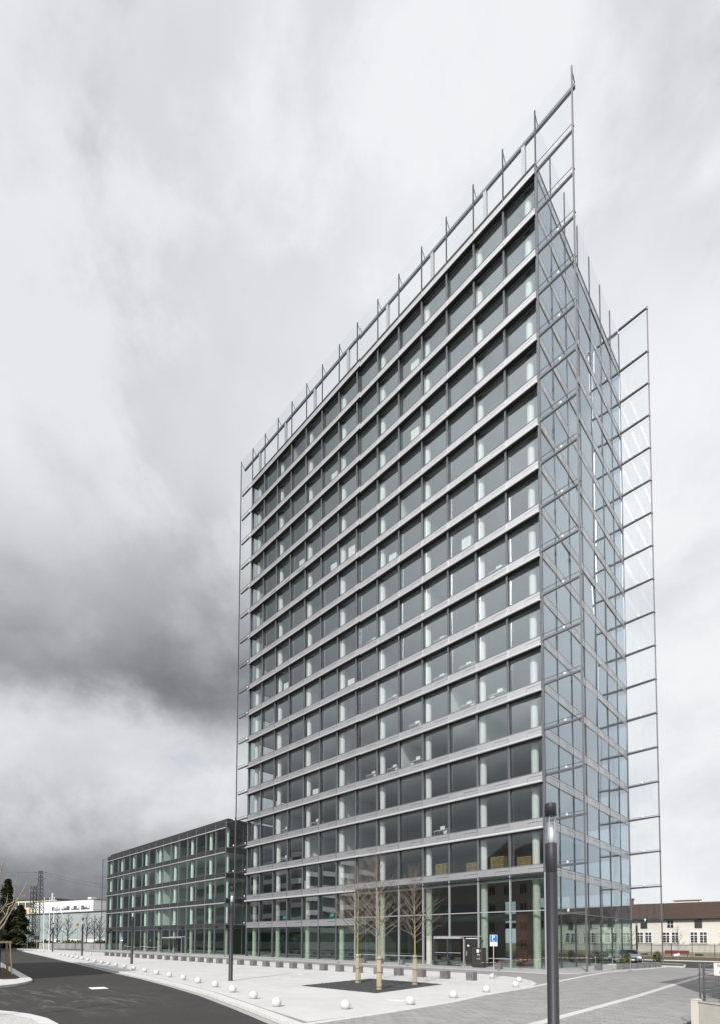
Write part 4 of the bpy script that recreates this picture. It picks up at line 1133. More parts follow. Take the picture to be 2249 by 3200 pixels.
for M_, L in ((Mz, 3.2), (Ms, 7.0)):
    z0 = 0.73 if M_ is Mz else 0.12
    n = 3 if M_ is Mz else 6
    for k in range(n):
        u = 0.20+k*(L-0.3)/(n-1)
        MB().box(u-.025, u+.025, -.012, .012, z0, 1.64, 0, M_).build('post', 'steel_post', rl)
    for q in range(8):
        z = 0.84+q*0.105
        MB().tube(M_ @ Vector((0.14, 0.03, z)), M_ @ Vector((L, 0.03, z)), 0.009, seg=6).build('rod', 'steel_post', rl)
sg = thing('fire_access_sign', 'white notice board with red border hanging on the railing', 'notice board', (55.12, -25.29, 0.0))
sgr = math.atan2(-0.46, 0.62)+R(8)
b = MB().box(0.0, 0.60, -.006, .006, 1.40, 1.70, 0, Matrix.Rotation(sgr, 4, 'Z')).build('board', 'sign_red', sg)
MB().box(0.010, 0.590, -.010, -.0065, 1.410, 1.690, 0, Matrix.Rotation(sgr, 4, 'Z')).build('face', 'white_paint', b)
for k, tx in enumerate(('Feuerwehr-', 'zufahrt', 'freihalten')):
    q = Matrix.Rotation(sgr, 4, 'Z') @ Vector((0.30, -0.012, 1.625-k*0.075))
    text_part(tx, b, 'sign_black', q, (R(90), 0, sgr), 0.088, extrude=0.001)

# ------------------------------------------------------------------ right background: cream house, fence, car
HX0, HX1, HY0, HY1 = 6.0, 66.0, 58.6, 69.0
hs = thing('cream_house', 'long cream rendered house with brown tiled roof behind the railing fence', 'house', (0, 0, 0))
skew = 0.13
HM = Matrix.Translation((30.0, 59.1, 0)) @ Matrix.Rotation(math.atan2(1.64, 12.7), 4, 'Z')   # local x along the wall


def hbox(name, mat, x0, x1, y0, y1, z0, z1, parent=hs): return MB().box(x0, x1, y0, y1, z0, z1, 0, HM).build(name, mat, parent)


wx = []
for k in range(-3, 11): wx.append((1.55+k*3.72, k))
segs = []
hbox('wall', 'render_cream', -18, 44, 0.0, 11, -0.2, 6.5)
hbox('plinth', 'render_tan', -18.02, 44.02, -0.06, 0, -0.2, 0.75)
for k in range(-4, 11):
    cx = 2.45+k*3.78
    for dxx in (-0.62, 0.62):
        wf = hbox('window', 'white_paint', cx+dxx-0.52, cx+dxx+0.52, -0.05, 0.02, 2.2, 4.05)
        for a, b_ in ((-.44, -.04), (.04, .44)):
            for z0, z1 in ((2.28, 2.66), (2.70, 3.08), (3.12, 3.44), (3.54, 3.97)):
                hbox('pane', 'window_dark', cx+dxx+a, cx+dxx+b_, -0.062, -0.05, z0, z1, wf)
    hbox('window_ledge', 'render_tan', cx-1.25, cx+1.25, -0.12, 0, 2.08, 2.17)
    wf = hbox('window', 'white_paint' if k % 2 else 'timber_dark', cx-0.5, cx+0.5, -0.05, 0.02, 4.62, 6.05)
    for a, b_ in ((-.43, -.03), (.03, .43)):
        for z0, z1 in ((4.70, 5.3), (5.36, 5.98)): hbox('pane', 'window_dark', cx+a, cx+b_, -0.062, -0.05, z0, z1, wf)
    if k % 2 == 0: hbox('cellar_grille', 'sign_black', cx-0.5, cx+0.5, -0.075, -0.06, 0.15, 0.5)
r = MB()
zr, ze = 9.25, 6.35
P = lambda x, y, z: HM @ Vector((x, y, z))
r.quad(P(-18.5, -0.55, ze), P(44.5, -0.55, ze), P(44.5, 5.5, zr), P(-18.5, 5.5, zr)); r.quad(P(44.5, 11.55, ze), P(-18.5, 11.55, ze), P(-18.5, 5.5, zr), P(44.5, 5.5, zr))
r.quad(P(-18.5, -0.55, ze-.16), P(-18.5, 11.55, ze-.16), P(44.5, 11.55, ze-.16), P(44.5, -0.55, ze-.16))
r.tri(P(-18.5, 11.55, ze), P(-18.5, -0.55, ze), P(-18.5, 5.5, zr)); r.tri(P(44.5, -0.55, ze), P(44.5, 11.55, ze), P(44.5, 5.5, zr))
rf = r.build('roof', 'roof_tiles', hs)
slope = Vector((0, 6.05, zr-ze)); nrm = Vector((0, -(zr-ze), 6.05)).normalized()
for k in range(17):                       # courses of tiles
    u0 = k/17
    a = Vector((0, -0.6, ze))+slope*u0
    c = MB(); h = 0.055
    y0, z0 = a.y, a.z; y1, z1 = y0+slope.y/17, z0+slope.z/17
    vs = [P(-18.5, y0, z0+h), P(44.5, y0, z0+h), P(44.5, y1, z1+0.01), P(-18.5, y1, z1+0.01), P(-18.5, y0, z0-0.01), P(44.5, y0, z0-0.01)]
    c._add(vs, [(0, 1, 2, 3), (4, 5, 1, 0)]); c.build('tile_course', 'roof_tiles', rf)
hbox('gutter', 'steel_dark', -18.5, 44.5, -0.75, -0.58, 6.18, 6.34)
hbox('chimney', 'brick_red', -0.6, 0.4, 3.6, 4.6, 8.4, 10.1); hbox('chimney_cap', 'brick_red', -0.75, 0.55, 3.45, 4.75, 10.0, 10.2)
hbox('roof_terrace', 'render_cream', 6.5, 9.8, 6.6, 9.0, 7.6, 9.75); hbox('terrace_slab', 'render_cream', 6.1, 10.2, 6.3, 9.3, 9.75, 9.9)

fn = thing('picket_fence', 'grey steel fence with pointed pickets before the cream house', 'fence', (0, 0, 0))
FA, FB = Vector((22.0, 50.6, 0.08)), Vector((56.0, 55.6, 0.08)); fd = (FB-FA); fl = fd.length; fd.normalize()
pk = MB().box(-.026, .026, -.02, .02, 0.1, 1.95); pk.tube((0, 0, 1.95), (0, 0, 2.05), 0.02, 0.003, 4); pkm = pk.mesh('picket', 'steel_dark')
npk = int(fl/0.145)
fr = math.atan2(fd.y, fd.x)
extra = MB()
for k in range(npk):
    q = FA+fd*(k*0.145)
    if k < 300: obj('picket', pkm, fn, q, rz=fr)
for z in (0.35, 1.72): MB().box(0, fl, -.02, .02, z, z+0.05, 0, Matrix.Translation(FA) @ Matrix.Rotation(fr, 4, 'Z')).build('fence_rail', 'steel_dark', fn)
k = 0.0
while k < fl:
    q = FA+fd*k; MB().box(-.045, .045, -.045, .045, 0, 2.1).build('fence_post', 'steel_dark', fn, q, rz=fr); k += 2.65
MB().box(0, fl, -.12, .12, -.05, 0.1, 0, Matrix.Translation(FA) @ Matrix.Rotation(fr, 4, 'Z')).build('fence_base', 'concrete_wall', fn)


def car(loc, rz, paint, label, group=None, van=False):
    t = thing('parked_car', label, 'car', loc, rz, group)
    # side profile (x along the car, z up), lofted over three widths
    top = [(-2.15, 0.55), (-2.1, 0.85), (-1.7, 0.95), (-1.25, 1.40), (-0.3, 1.47), (0.35, 1.42), (1.05, 0.97), (1.95, 0.84), (2.15, 0.62)] if not van else [(-2.4, 0.6), (-2.4, 1.9), (-2.2, 2.0), (0.9, 2.0), (1.35, 1.75), (1.85, 1.15), (2.35, 1.02), (2.45, 0.7), (2.45, 0.6)]
    m = MB()
    ring = [(x, z) for x, z in top]+[(top[-1][0], 0.28), (top[0][0], 0.28)]
    n = len(ring)
    ws = [(-0.90, 0.86, 0.0), (-0.72, 1.0, 1.0), (0.72, 1.0, 1.0), (0.90, 0.86, 0.0)]
    vs = []
    for y, sc, f in ws:
        for x, z in ring:
            zz = min(z, 0.95 if not van else 1.2) if f == 0 else z
            vs.append((x*(0.97 if f == 0 else 1), y, zz))
    fs = []
    for a in range(3):
        for k in range(n): fs.append((a*n+k, a*n+(k+1) % n, (a+1)*n+(k+1) % n, (a+1)*n+k))
    fs.append(tuple(range(n))); fs.append(tuple(reversed(range(3*n, 4*n))))
    m._add(vs, fs, 0, True); m.build('body', paint, t)
    if not van:
        MB().quad((0.42, -.66, 1.41), (0.42, .66, 1.41), (1.02, .70, 1.0), (1.02, -.70, 1.0)).build('windscreen', 'glass_car', t, (0.02, 0, 0.012))
        MB().quad((-1.28, .66, 1.39), (-1.28, -.66, 1.39), (-1.68, -.68, 0.97), (-1.68, .68, 0.97)).build('rear_window', 'glass_car', t, (-0.012, 0, 0.012))
        for s_ in (-1, 1):
            MB().quad((-1.5, s_*.83, 1.0), (0.9, s_*.83, 1.0), (0.3, s_*.74, 1.36), (-1.1, s_*.74, 1.36)).build('side_window', 'window_dark', t, (0, s_*0.012, 0))
            MB().box(0.62, 0.78, min(s_*.9, s_*1.06), max(s_*.9, s_*1.06), 0.96, 1.08).build('mirror', paint, t)
            MB().box(2.02, 2.13, s_*.68-.16, s_*.68+.16, 0.60, 0.76).build('headlight', 'plastic_white', t)
        MB().box(2.10, 2.18, -.42, .42, 0.42, 0.66).build('grille', 'sign_black', t); MB().box(2.17, 2.20, -.25, .25, 0.36, 0.47).build('number_plate', 'white_paint', t)
    else:
        MB().quad((1.40, -.66, 1.72), (1.40, .66, 1.72), (1.86, .70, 1.18), (1.86, -.70, 1.18)).build('windscreen', 'glass_car', t, (0.02, 0, 0.015))
    wh = MB().tube((0, -.10, 0), (0, .10, 0), 0.32, None, 16).mesh('wheel', 'tyre'); rm = MB().tube((0, -.105, 0), (0, .105, 0), 0.2, None, 12).mesh('rim', 'galvanised')
    for x in (-1.35, 1.38):
        for y in (-.80, .80): o = obj('wheel', wh, t, (x, y, 0.32)); obj('rim', rm, o)
    return t


car((40.6, 21.2, 0.0), R(-68), 'car_silver', 'silver saloon car parked behind the rear glass fin')
car((37.6, 26.6, 0.0), R(-64), 'car_white', 'white car half hidden behind the tower rear corner')


def leafy(mb, cx, cy, z0, z1, rx, n, rnd, shape='cone', size=0.16):
    for k in range(n):
        u = rnd.random()**0.8; a = rnd.uniform(0, 6.283)
        rad = rx*((1-u)**0.75 if shape == 'cone' else math.sin(math.pi*min(1, 0.12+0.88*u))**0.6)*(0.35+0.75*rnd.random()**0.5)*(1+0.25*math.sin(a*3+u*9))
        c = Vector((cx+rad*math.cos(a), cy+rad*math.sin(a), z0+(z1-z0)*u))
        s = size*rnd.uniform(0.6, 1.4); d1 = Vector((rnd.uniform(-1, 1), rnd.uniform(-1, 1), rnd.uniform(-.6, .9))).normalized(); d2 = d1.orthogonal().normalized()
        mb.tri(c-d1*s, c+d2*s*0.5, c+d1*s); mb.tri(c-d1*s, c+d1*s, c-d2*s*0.5)


def shrub(loc, h, rx, seed, label, group=None):
    t = thing('shrub', label, 'shrub', loc, 0, group); rnd = random.Random(seed)
    m = MB(); leafy(m, 0, 0, 0.05, h, rx, 420, rnd, 'round', 0.12); m.build('foliage', 'leaf_green', t)
    st = MB()
    for k in range(6): a = k*1.05; st.tube((0, 0, 0), (0.5*rx*math.cos(a), 0.5*rx*math.sin(a), h*0.8), 0.02, 0.006, 5)
    st.build('stems', 'twig_dark', t)


shrub((44.5, 15.6, 0.07), 1.25, 0.32, 3, 'upright evergreen shrub before the silver car')
shrub((42.0, 15.5, 0.07), 1.05, 0.30, 4, 'small evergreen shrub hidden partly by the rear post')
def board(loc, rz, label):
    t = thing('plant_label_board', label, 'board', loc, rz, 'white boards in the planting')
    MB().tube((0, 0, 0), (0, 0, 0.7), 0.02, seg=6).build('stake', 'wood_new', t); MB().box(-.32, .32, -.03, -.005, 0.45, 0.72, 0, Matrix.Rotation(R(-12), 4, 'Y')).build('panel', 'white_paint', t)


board((41.3, 39.4, 0.08), R(20), 'tilted white board on a stake before the fence tree')
board((41.2, 30.5, 0.0), R(20), 'tilted white board on a stake right of the silver car')
m = thing('red_bench', 'long dark red bench standing behind the fence pickets', 'bench', (37.9, 55.4, 0.08), R(9))
MB().box(-1.6, 1.6, -.2, .2, .42, .48).build('seat', 'car_red', m); MB().box(-1.6, 1.6, .16, .22, .48, .95).build('backrest', 'car_red', m)
for x in (-1.4, 0, 1.4): MB().box(x-.04, x+.04, -.18, .18, 0, .42).build('leg', 'steel_dark', m)


def bare_tree(loc, h, seed, label, spread, mat='twig_dark', group=None, r0=0.10, width=0.36, nb=16, cat='tree', kids=5, low=0.28, depth=2):
    t = thing('bare_tree', label, cat, loc, 0, group); rnd = random.Random(seed)
    tr = MB(); pts = [Vector((0.04*h*math.sin(k+seed)*0.15, 0.04*h*math.cos(k*1.3+seed)*0.15, h*0.93*k/7)) for k in range(8)]
    for k in range(7): tr.tube(pts[k], pts[k+1], r0*(1-0.9*k/7), r0*(1-0.9*(k+1)/7), 7, caps=False)
    tr.build('trunk', mat, t); br = MB()
    for k in range(nb):
        u = low+(0.93-low)*k/(nb-1); q = u*7; i = min(6, int(q)); p = pts[i].lerp(pts[i+1], q-i); a = k*2.4+rnd.uniform(-.5, .5); e_ = R(rnd.uniform(24, 46)+25*u)
        grow(br, p, (math.cos(a)*math.cos(e_), math.sin(a)*math.cos(e_), math.sin(e_)), h*width*(1.08-u)*rnd.uniform(.8, 1.15)+0.08*h, r0*0.48*(1.1-u)+0.016, depth, rnd, R(spread), kids, 0.05, 4, 0.16)
    br.build('crown', mat, t)
    return t


bare_tree((39.5, 48.6, 0.08), 4.9, 5, 'bare slender tree before the cream house windows', 32, 'twig', 'bare trees before the cream house', 0.05, 0.26, 16)
bare_tree((44.9, 53.0, 0.08), 5.2, 6, 'bare slender tree at the right edge before the cream house', 32, 'twig', 'bare trees before the cream house', 0.05, 0.26, 16)
bare_tree((36.2, 37.5, 0.08), 5.0, 7, 'bare slender tree behind the rear corner lamp', 32, 'twig', 'bare trees before the cream house', 0.05, 0.26, 16)

# ------------------------------------------------------------------ left background
t = thing('retaining_wall', 'stained concrete planter wall behind the flagpoles', 'wall', (0, 0, 0))
wl = [(-63.9, -9.2), (-61.5, -7.4), (-58.2, -3.9), (-55.6, -0.6), (-54.6, 1.2), (-54.4, 13)]
for k in range(len(wl)-1):
    a, b_ = Vector(wl[k]), Vector(wl[k+1]); L = (b_-a).length; M_ = Matrix.Translation((a.x, a.y, 0)) @ Matrix.Rotation(math.atan2(b_.y-a.y, b_.x-a.x), 4, 'Z')
    MB().box(0.01, L-0.01, 0, 0.25, -.1, 1.2, 0, M_).build('wall_panel', 'concrete_wall', t); MB().box(0, L, -.04, 0.29, 1.2, 1.27, 0, M_).build('coping', 'concrete_pale', t)
MB().box(-0.2, 0.05, -.05, .4, -.1, 1.29, 0, Matrix.Translation((-63.9, -9.2, 0))).build('end_pier', 'concrete_pale', t)
hd = thing('planter_hedge', 'olive green low hedge growing behind the concrete wall', 'hedge', (0, 0, 0))
m = MB(); rnd = random.Random(8)
for k in range(4200):
    u = rnd.random()*4.0; i = min(3, int(u)); a, b_ = Vector(wl[i]), Vector(wl[i+1]); q = a.lerp(b_, u-i)+Vector((-1, 0.9)).normalized()*rnd.uniform(0.3, 3.2)
    c = Vector((q.x, q.y, rnd.uniform(0.1, 1.0)+1.15*(0.55+0.45*math.sin(u*4+1))*rnd.random()**0.6)); s_ = rnd.uniform(.10, .26)
    d1 = Vector((rnd.uniform(-1, 1), rnd.uniform(-1, 1), rnd.uniform(-.4, 1))).normalized(); d2 = d1.orthogonal().normalized()
    m.tri(c-d1*s_, c+d2*s_*.5, c+d1*s_); m.tri(c-d1*s_, c+d1*s_, c-d2*s_*.5)
m.build('foliage', 'leaf_green', hd)
for k, (p0, p1, lab) in enumerate([((-55.5, -10.6, 0), (-55.2, -10.8, 10.6), 'white flagpole, leftmost of three beside the far lamp'), ((-52.0, -10.5, 0), (-51.7, -10.7, 10.4), 'white flagpole, middle of three beside the far lamp'), ((-48.8, -10.6, 0), (-48.45, -10.8, 10.35), 'white flagpole, rightmost of three beside the far lamp')]):
    t = thing('flagpole', lab, 'flagpole', p0, 0, 'white flagpoles at the far plaza end'); tp = Vector(p1)-Vector(p0)
    MB().tube((0, 0, 0), tp, 0.085, 0.055, 10).build('pole', 'white_paint', t); MB().tube(tp, tp+Vector((0, 0, .12)), 0.05, 0.03, 8).build('finial', 'steel_dark', t); MB().box(tp.x, tp.x+.35, tp.y-.02, tp.y+.02, tp.z-.05, tp.z).build('arm', 'steel_dark', t)
# yield sign and back of a board
t = thing('yield_sign', 'triangular yield sign seen from behind on the far road', 'road sign', (-62.0, -12.0, -0.11), R(-78))
MB().tube((0, 0, 0), (0, 0, 3.2), 0.035, seg=8).build('post', 'galvanised', t); MB().prism([(-.45, 0), (.45, 0), (0, -.78)], -.01, .01).build('plate', 'galvanised', t, (0, -0.05, 3.2)).rotation_euler = (R(90), 0, 0)
t = thing('route_board', 'grey backed road board on a single post by the plaza tip', 'road sign', (-53.5, -12.3, 0), R(-60))
MB().tube((0, 0, 0), (0, 0, 3.4), 0.04, seg=8).build('post', 'galvanised', t); MB().box(-.5, .5, -.02, .02, 1.95, 2.75).build('board', 'steel_dark', t, (0, -.05, 0.1)); MB().box(-.42, .42, -.02, .02, 2.9, 3.5).build('upper_board', 'galvanised', t, (0, -.05, 0.05))
t = thing('warning_sign', 'small yellow warning sign among the bare trees', 'road sign', (-70.8, 0.5, 0), R(-72))
MB().tube((0, 0, 0), (0, 0, 5.4), 0.04, seg=8).build('post', 'galvanised', t); MB().prism([(-.32, -.28), (.32, -.28), (.32, .28), (0, .55), (-.32, .28)], -.02, .02).build('plate', 'sign_yellow', t, (0, -.06, 5.6)).rotation_euler = (R(90), 0, 0)
t = thing('street_light', 'white curved street light before the mint green hall', 'street lamp', (-95.2, 4.2, -0.1))
m = MB(); m.tube((0, 0, 0), (0, 0, 8.6), 0.10, 0.07, 8); q = [(0, 0, 8.6), (-.12, -.2, 9.4), (-.45, -.6, 9.95), (-1.0, -1.1, 10.1)]
for k in range(3): m.tube(q[k], q[k+1], 0.065, 0.06, 8)
m.build('mast', 'white_paint', t); MB().box(-1.6, -.9, -1.6, -1.0, 10.0, 10.16).build('lantern', 'white_paint', t)


def conifer_tree(loc, h, rx, seed, label, n=2600):
    n = n*3
    t = thing('evergreen_tree', label, 'tree', loc, 0, 'dark evergreens at the left edge'); rnd = random.Random(seed)
    MB().tube((0, 0, 0), (0, 0, h*0.9), 0.25, 0.04, 8).build('trunk', 'twig_dark', t)
    m = MB()
    for k in range(n):
        u = rnd.random()**0.85; a = rnd.uniform(0, 6.283); tier = 0.72+0.28*math.sin(u*h*2.3+math.sin(a*2)*1.5)
        rad = rx*(1-u)**0.62*tier*rnd.random()**0.35*(1+0.22*math.sin(a*3+seed)+0.12*math.sin(a*7+u*5))
        c = Vector((rad*math.cos(a), rad*math.sin(a), 0.4+h*u-0.10*rad)); s_ = rnd.uniform(.3, .75)
        d1 = Vector((math.cos(a), math.sin(a), rnd.uniform(-.45, .15))).normalized(); d2 = Vector((-math.sin(a), math.cos(a), rnd.uniform(-.3, .3)))
        m.tri(c-d1*s_*.5, c+d2*s_*.35, c+d1*s_); m.tri(c-d1*s_*.5, c+d1*s_, c-d2*s_*.35)
    m.build('crown', 'conifer', t)


conifer_tree((-88.2, -10.6, -0.1), 16.8, 3.4, 1, 'tall pointed evergreen at the left edge behind the staked tree', 3600)
conifer_tree((-81.5, -9.2, -0.1), 10.0, 3.3, 2, 'broad lower evergreen right of the tall pointed one', 3200)
conifer_tree((-84.0, -11.8, -0.1), 8.0, 3.0, 3, 'low evergreen before the tall pointed one', 2400)
conifer_tree((-95.0, -13.0, -0.1), 13.0, 3.6, 4, 'evergreen cut by the left edge', 2600)
conifer_tree((-74.0, 27.0, -0.1), 24.0, 3.6, 6, 'tall spruce seen through the far screen of the low wing', 3200)
for k, (x, y, h, w_) in enumerate([(-92, 0.2, 9.6, .34), (-83, -0.5, 9.4, .34), (-77.8, 0.5, 9.0, .34), (-74.5, 3.8, 9.6, .30), (-71.5, 4.6, 8.6, .3), (-67.2, 4.3, 8.3, .34), (-99, -2.0, 9.8, .34), (-104, -4.5, 9.0, .34), (-64.0, 8.0, 8.5, .34)]):
    bare_tree((x, y, -0.1), h, 30+k, f'bare roadside tree before the mint green hall, {ORD[k]} planted' if False else ['bare spreading tree behind the left flagpole', 'bare tree right of the fourth lamp column', 'bare spreading tree before the mint hall, right of the curved street light', 'slim bare tree behind the third lamp column', 'bare tree between the third lamp and the low wing', 'bare tree beside the far end of the low wing', 'bare tree before the lattice pylon', 'bare tree behind the yield sign', 'bare tree behind the far glass screen'][k], 38, 'twig_dark', 'bare roadside trees at the left', 0.16, w_, 20, kids=5)


def facade_windows(t, M_, x0, x1, y, zs, wd, gap, h, pane='window_dark', frame='white_paint'):
    x = x0
    while x+wd <= x1:
        for z in zs:
            wf = MB().box(x, x+wd, y-.06, y+.04, z, z+h, 0, M_).build('window', frame, t)
            n = max(2, int(wd/1.0)); s_ = wd/n
            for k in range(n): MB().box(x+k*s_+.07, x+(k+1)*s_-.07, y-.09, y-.06, z+.08, z+h-.08, 0, M_).build('pane', pane, wf)
        x += wd+gap


# mint hall
A_, B_ = Vector((-152, 4.5)), Vector((-88, 18.5)); ang2 = math.atan2(B_.y-A_.y, B_.x-A_.x); M_ = Matrix.Translation((A_.x, A_.y, -0.1)) @ Matrix.Rotation(ang2, 4, 'Z'); L = (B_-A_).length
t = thing('mint_hall', 'large mint green windowless hall behind the bare trees', 'building', (0, 0, 0))
k = 0.0
while k < L-0.1:
    MB().box(k+.01, min(L, k+3.2)-.01, 0, .3, 0, 10.6, 0, M_).build('cladding_panel', 'mint_metal', t); k += 3.2
MB().box(0, L, .3, 20, 0, 10.4, 0, M_).build('hall_body', 'mint_metal', t); MB().box(-.1, L+.1, -.15, 20.1, 10.6, 11.0, 0, M_).build('roof_edge', 'roof_dark', t)
# white block
A_, B_ = Vector((-219, 34)), Vector((-188, 43.5)); ang2 = math.atan2(B_.y-A_.y, B_.x-A_.x); M_ = Matrix.Translation((A_.x, A_.y, -0.1)) @ Matrix.Rotation(ang2, 4, 'Z'); L = (B_-A_).length
t = thing('white_block', 'white flat roofed block with wide windows above the mint hall', 'building', (0, 0, 0))
MB().box(-14, L, 0, 14, 0, 21.0, 0, M_).build('wall', 'render_white', t); MB().box(-14.1, L+.1, -.1, 14.1, 21.0, 21.3, 0, M_).build('roof_edge', 'roof_dark', t)
facade_windows(t, M_, 0.8, L-0.4, 0, (10.3, 13.2, 16.4), 6.4, 1.2, 2.1)
for k in range(4):
    for q in range(3):
        if (k+q) % 3: MB().box(.9+k*7.6+q*2.1, 2.8+k*7.6+q*2.1, -.13, -.09, 17.0+((k*q) % 2)*.5, 18.4, 0, M_).build('blind', 'blind_grey', t)
MB().box(4, 7, 3, 6, 21.3, 22.0, 0, M_).build('roof_unit', 'roof_dark', t); MB().box(24, 26.5, 3, 6, 21.3, 22.6, 0, M_).build('roof_unit', 'render_white', t); MB().box(-3.2, -2.6, 2, 2.6, 21.3, 25.6, 0, M_).build('chimney', 'render_white', t)
# yellow block
M_ = Matrix.Translation((-292, 28, -0.1)) @ Matrix.Rotation(R(23), 4, 'Z')
t = thing('cream_block', 'cream yellow block with white ribbon windows behind the pylons', 'building', (0, 0, 0))
MB().box(-6, 44, 0, 14, 0, 24.5, 0, M_).build('wall', 'render_yellow', t); MB().box(-6.2, 44.2, -.2, 14.2, 24.5, 25.3, 0, M_).build('roof_edge', 'roof_dark', t); facade_windows(t, M_, -5, 44, 0, (13.0, 20.6), 5.2, 0.8, 3.0)
# pink block
M_ = Matrix.Translation((-212, 52.5, -0.1)) @ Matrix.Rotation(R(38), 4, 'Z')
t = thing('pink_block', 'pink rendered building beside the white block', 'building', (0, 0, 0))
MB().box(-10, 30, 0, 12, 0, 17.2, 0, M_).build('wall', 'render_pink', t); MB().box(-10.2, 30.2, -.2, 12.2, 17.2, 17.8, 0, M_).build('roof_edge', 'roof_dark', t); MB().box(6, 14, 2, 9, 17.8, 21.0, 0, M_).build('stair_tower', 'render_pink', t); facade_windows(t, M_, -8, 28, 0, (13.2,), 1.0, 1.4, 2.4, frame='render_pink')


def lattice(loc, h, w0, w1, label, arms=()):
    t = thing('lattice_pylon', label, 'pylon', loc, R(35), 'lattice pylons behind the road')
    m = MB(); n = int(h/1.7)
    P_ = lambda k, c: Vector(((w0+(w1-w0)*k/n)*c[0], (w0+(w1-w0)*k/n)*c[1], h*k/n))
    C4 = [(-.5, -.5), (.5, -.5), (.5, .5), (-.5, .5)]
    for c in C4: m.tube(P_(0, c), P_(n, c), 0.13, 0.09, 4)
    m.build('legs', 'lattice_steel', t); m = MB()
    for k in range(n):
        for q in range(4):
            a, b_ = C4[q], C4[(q+1) % 4]; m.tube(P_(k, a), P_(k+1, b_), 0.055, seg=4, caps=False); m.tube(P_(k, b_), P_(k+1, a), 0.055, seg=4, caps=False)
            if k % 3 == 0: m.tube(P_(k, a), P_(k, b_), 0.06, seg=4, caps=False)
    m.build('bracing', 'lattice_steel', t)
    for z, L in arms:
        m = MB()
        for s_ in (-1, 1):
            m.tube((0, 0, z+.4), (s_*L, 0, z), 0.12, 0.06, 4); m.tube((0, 0, z-.5), (s_*L, 0, z), 0.09, 0.05, 4)
        m.build('cross_arm', 'lattice_steel', t)
    return t


lattice((-177.5, 18.6, -0.1), 31.0, 2.9, 1.0, 'tall lattice power pylon with wires behind the road', ((30.2, 3.2), (27.6, 2.6)))
lattice((-134.6, 6.0, -0.1), 20.4, 1.6, 1.1, 'shorter lattice mast left of the tall pylon')
lattice((-150.0, -1.5, -0.1), 11.5, 1.4, 1.2, 'low lattice mast between evergreens and tall pylon')


def wire(p0, p1, sag, label):
    a, b_ = Vector(p0), Vector(p1); m = MB(); n = 16; pts = []
    for k in range(n+1): u = k/n; pts.append(a.lerp(b_, u)-Vector((0, 0, 4*sag*u*(1-u))))
    for k in range(n): m.tube(pts[k], pts[k+1], 0.045, seg=4, caps=False)
    tag(m.build('power_line', 'lattice_steel'), label, 'power line', 'power lines')


wire((-176.5, 20.0, 30.2), (-120, 62, 20.5), 2.0, 'upper power line from the pylon to the low wing')
wire((-176.8, 20.0, 29.2), (-120, 60, 19.0), 2.0, 'lower power line from the pylon to the low wing')
wire((-179, 17.5, 30.2), (-262, -22, 36), 1.0, 'upper power line from the pylon to the left edge')
wire((-179, 17.5, 28.8), (-262, -24, 34.2), 1.0, 'lower power line from the pylon to the left edge')
wire((-260, -14, 20.5), (-118, 48, 13.5), 1.2, 'upper railway wire crossing behind the mast')
wire((-260, -14, 19.4), (-118, 47, 12.4), 1.2, 'lower railway wire crossing behind the mast')
# white vans parked along the far road, and a verge hedge
for k, (x, y) in enumerate([(-99, 3.2), (-92.0, 6.6), (-84.8, 8.8), (-78.2, 11.2), (-71.5, 13.4)]):
    o = car((x, y, 0.2), R(18), 'car_white', f'white van parked on the far road, {ORD[k]} from the left', 'white vans on the far road', van=True)
hd = thing('verge_hedge', 'low dull hedge along the far side of the road', 'hedge', (0, 0, 0))
m = MB(); rnd = random.Random(18)
for k in range(3600):
    u = rnd.random(); q = Vector((-135, -13)).lerp(Vector((-66, 6)), u)+Vector((rnd.uniform(-1, 1), rnd.uniform(-1.5, 1.5)))
    c = Vector((q.x, q.y, -.05+1.3*rnd.random()**.8)); s_ = rnd.uniform(.15, .4); d1 = Vector((rnd.uniform(-1, 1), rnd.uniform(-1, 1), rnd.uniform(-.4, 1))).normalized(); d2 = d1.orthogonal().normalized()
    m.tri(c-d1*s_, c+d2*s_*.5, c+d1*s_); m.tri(c-d1*s_, c+d1*s_, c-d2*s_*.5)
m.build('foliage', 'hedge', hd)
S(MB().prism([(-140, -22), (-66, 1.0), (-64, 14), (-140, 14)], -.2, -.05).build('far_verge', 'grass_dull'))

# ------------------------------------------------------------------ buildings round the square: they shade it and show in the glass


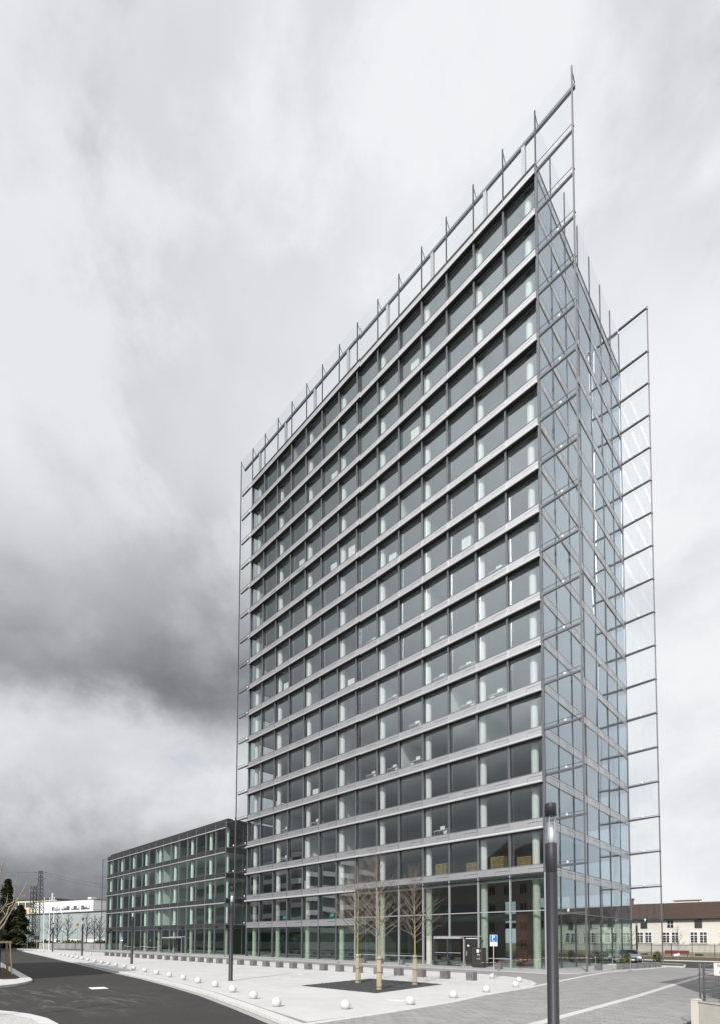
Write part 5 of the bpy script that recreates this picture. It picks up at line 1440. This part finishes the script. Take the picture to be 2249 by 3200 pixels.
def gable_house(name, label, x0, x1, y0, y1, ze, zr, wall, ridge_x=True, hip=3.0, floors=3):
    t = thing(name, label, 'house', (0, 0, 0))
    MB().box(x0, x1, y0, y1, -.1, ze).build('wall', wall, t)
    r = MB(); o = .5
    a, b_, c, d_ = (x0-o, y0-o, ze), (x1+o, y0-o, ze), (x1+o, y1+o, ze), (x0-o, y1+o, ze)
    ym, xm = (y0+y1)/2, (x0+x1)/2
    if ridge_x:
        p, q = (x0+hip, ym, zr), (x1-hip, ym, zr); r.quad(a, b_, q, p); r.quad(c, d_, p, q); r.tri(b_, c, q); r.tri(d_, a, p)
    else:
        p, q = (xm, y0+hip, zr), (xm, y1-hip, zr); r.quad(b_, c, q, p); r.quad(d_, a, p, q); r.tri(a, b_, p); r.tri(c, d_, q)
    r.quad(d_, c, b_, a); r.build('roof', 'roof_tiles', t)
    Mf = Matrix.Identity(4)
    zs = [0.9+k*3.1 for k in range(floors)]
    facade_windows(t, Matrix.Translation((0, y1, 0)) @ Matrix.Rotation(math.pi, 4, 'Z'), -x1+1, -x0-1, 0, zs, 1.2, 1.6, 1.7)
    facade_windows(t, Matrix.Translation((x0, 0, 0)) @ Matrix.Rotation(R(-90), 4, 'Z'), -y1+1, -y0-1, 0, zs, 1.2, 1.6, 1.7)
    MB().box(xm-.6, xm+.6, ym-.6, ym+.6, zr-1.5, zr+1.4).build('chimney', 'brick_red', t)
    return t


gable_house('corner_house', 'cream house with brown roof just right of the driveway', 54.95, 67, -18.3, -6.5, 9.0, 11.6, 'render_cream', True, 4.0, 2)
gable_house('opposite_house', 'cream house with tall brown hipped roof across the road', 10.5, 29.4, -56, -41.5, 13.2, 20.5, 'render_cream', True, 5.0, 4)
t = thing('opposite_office', 'white office building with ribbon windows across the road', 'office building', (0, 0, 0))
MB().box(-92, -38, -70, -42.4, -.1, 24.4).build('body', 'panel_dark', t)
for k in range(7):
    MB().box(-92.3, -37.7, -70.3, -42.0, k*3.7+0.6 if k else -.1, k*3.7+1.9).build('band', 'render_white', t)
for k in range(6):
    for q in range(18): MB().box(-91.6+q*3, -88.9+q*3, -42.42, -42.36, k*3.7+2.0, k*3.7+4.2).build('window', 'window_dark', t)
t = thing('east_block', 'pale flat roofed block with canopy right of the driveway', 'building', (0, 0, 0))
MB().box(82, 100, 2, 44, -.1, 9.0).build('body', 'render_cream', t); MB().box(79.5, 82, 4, 40, 3.6, 4.6).build('canopy', 'render_white', t); MB().box(81.8, 100.2, 1.8, 44.2, 9.0, 9.4).build('roof_edge', 'render_white', t)
facade_windows(t, Matrix.Translation((82, 0, 0)) @ Matrix.Rotation(R(-90), 4, 'Z'), -43, -3, 0, (0.9, 5.6), 1.8, 1.2, 2.0)
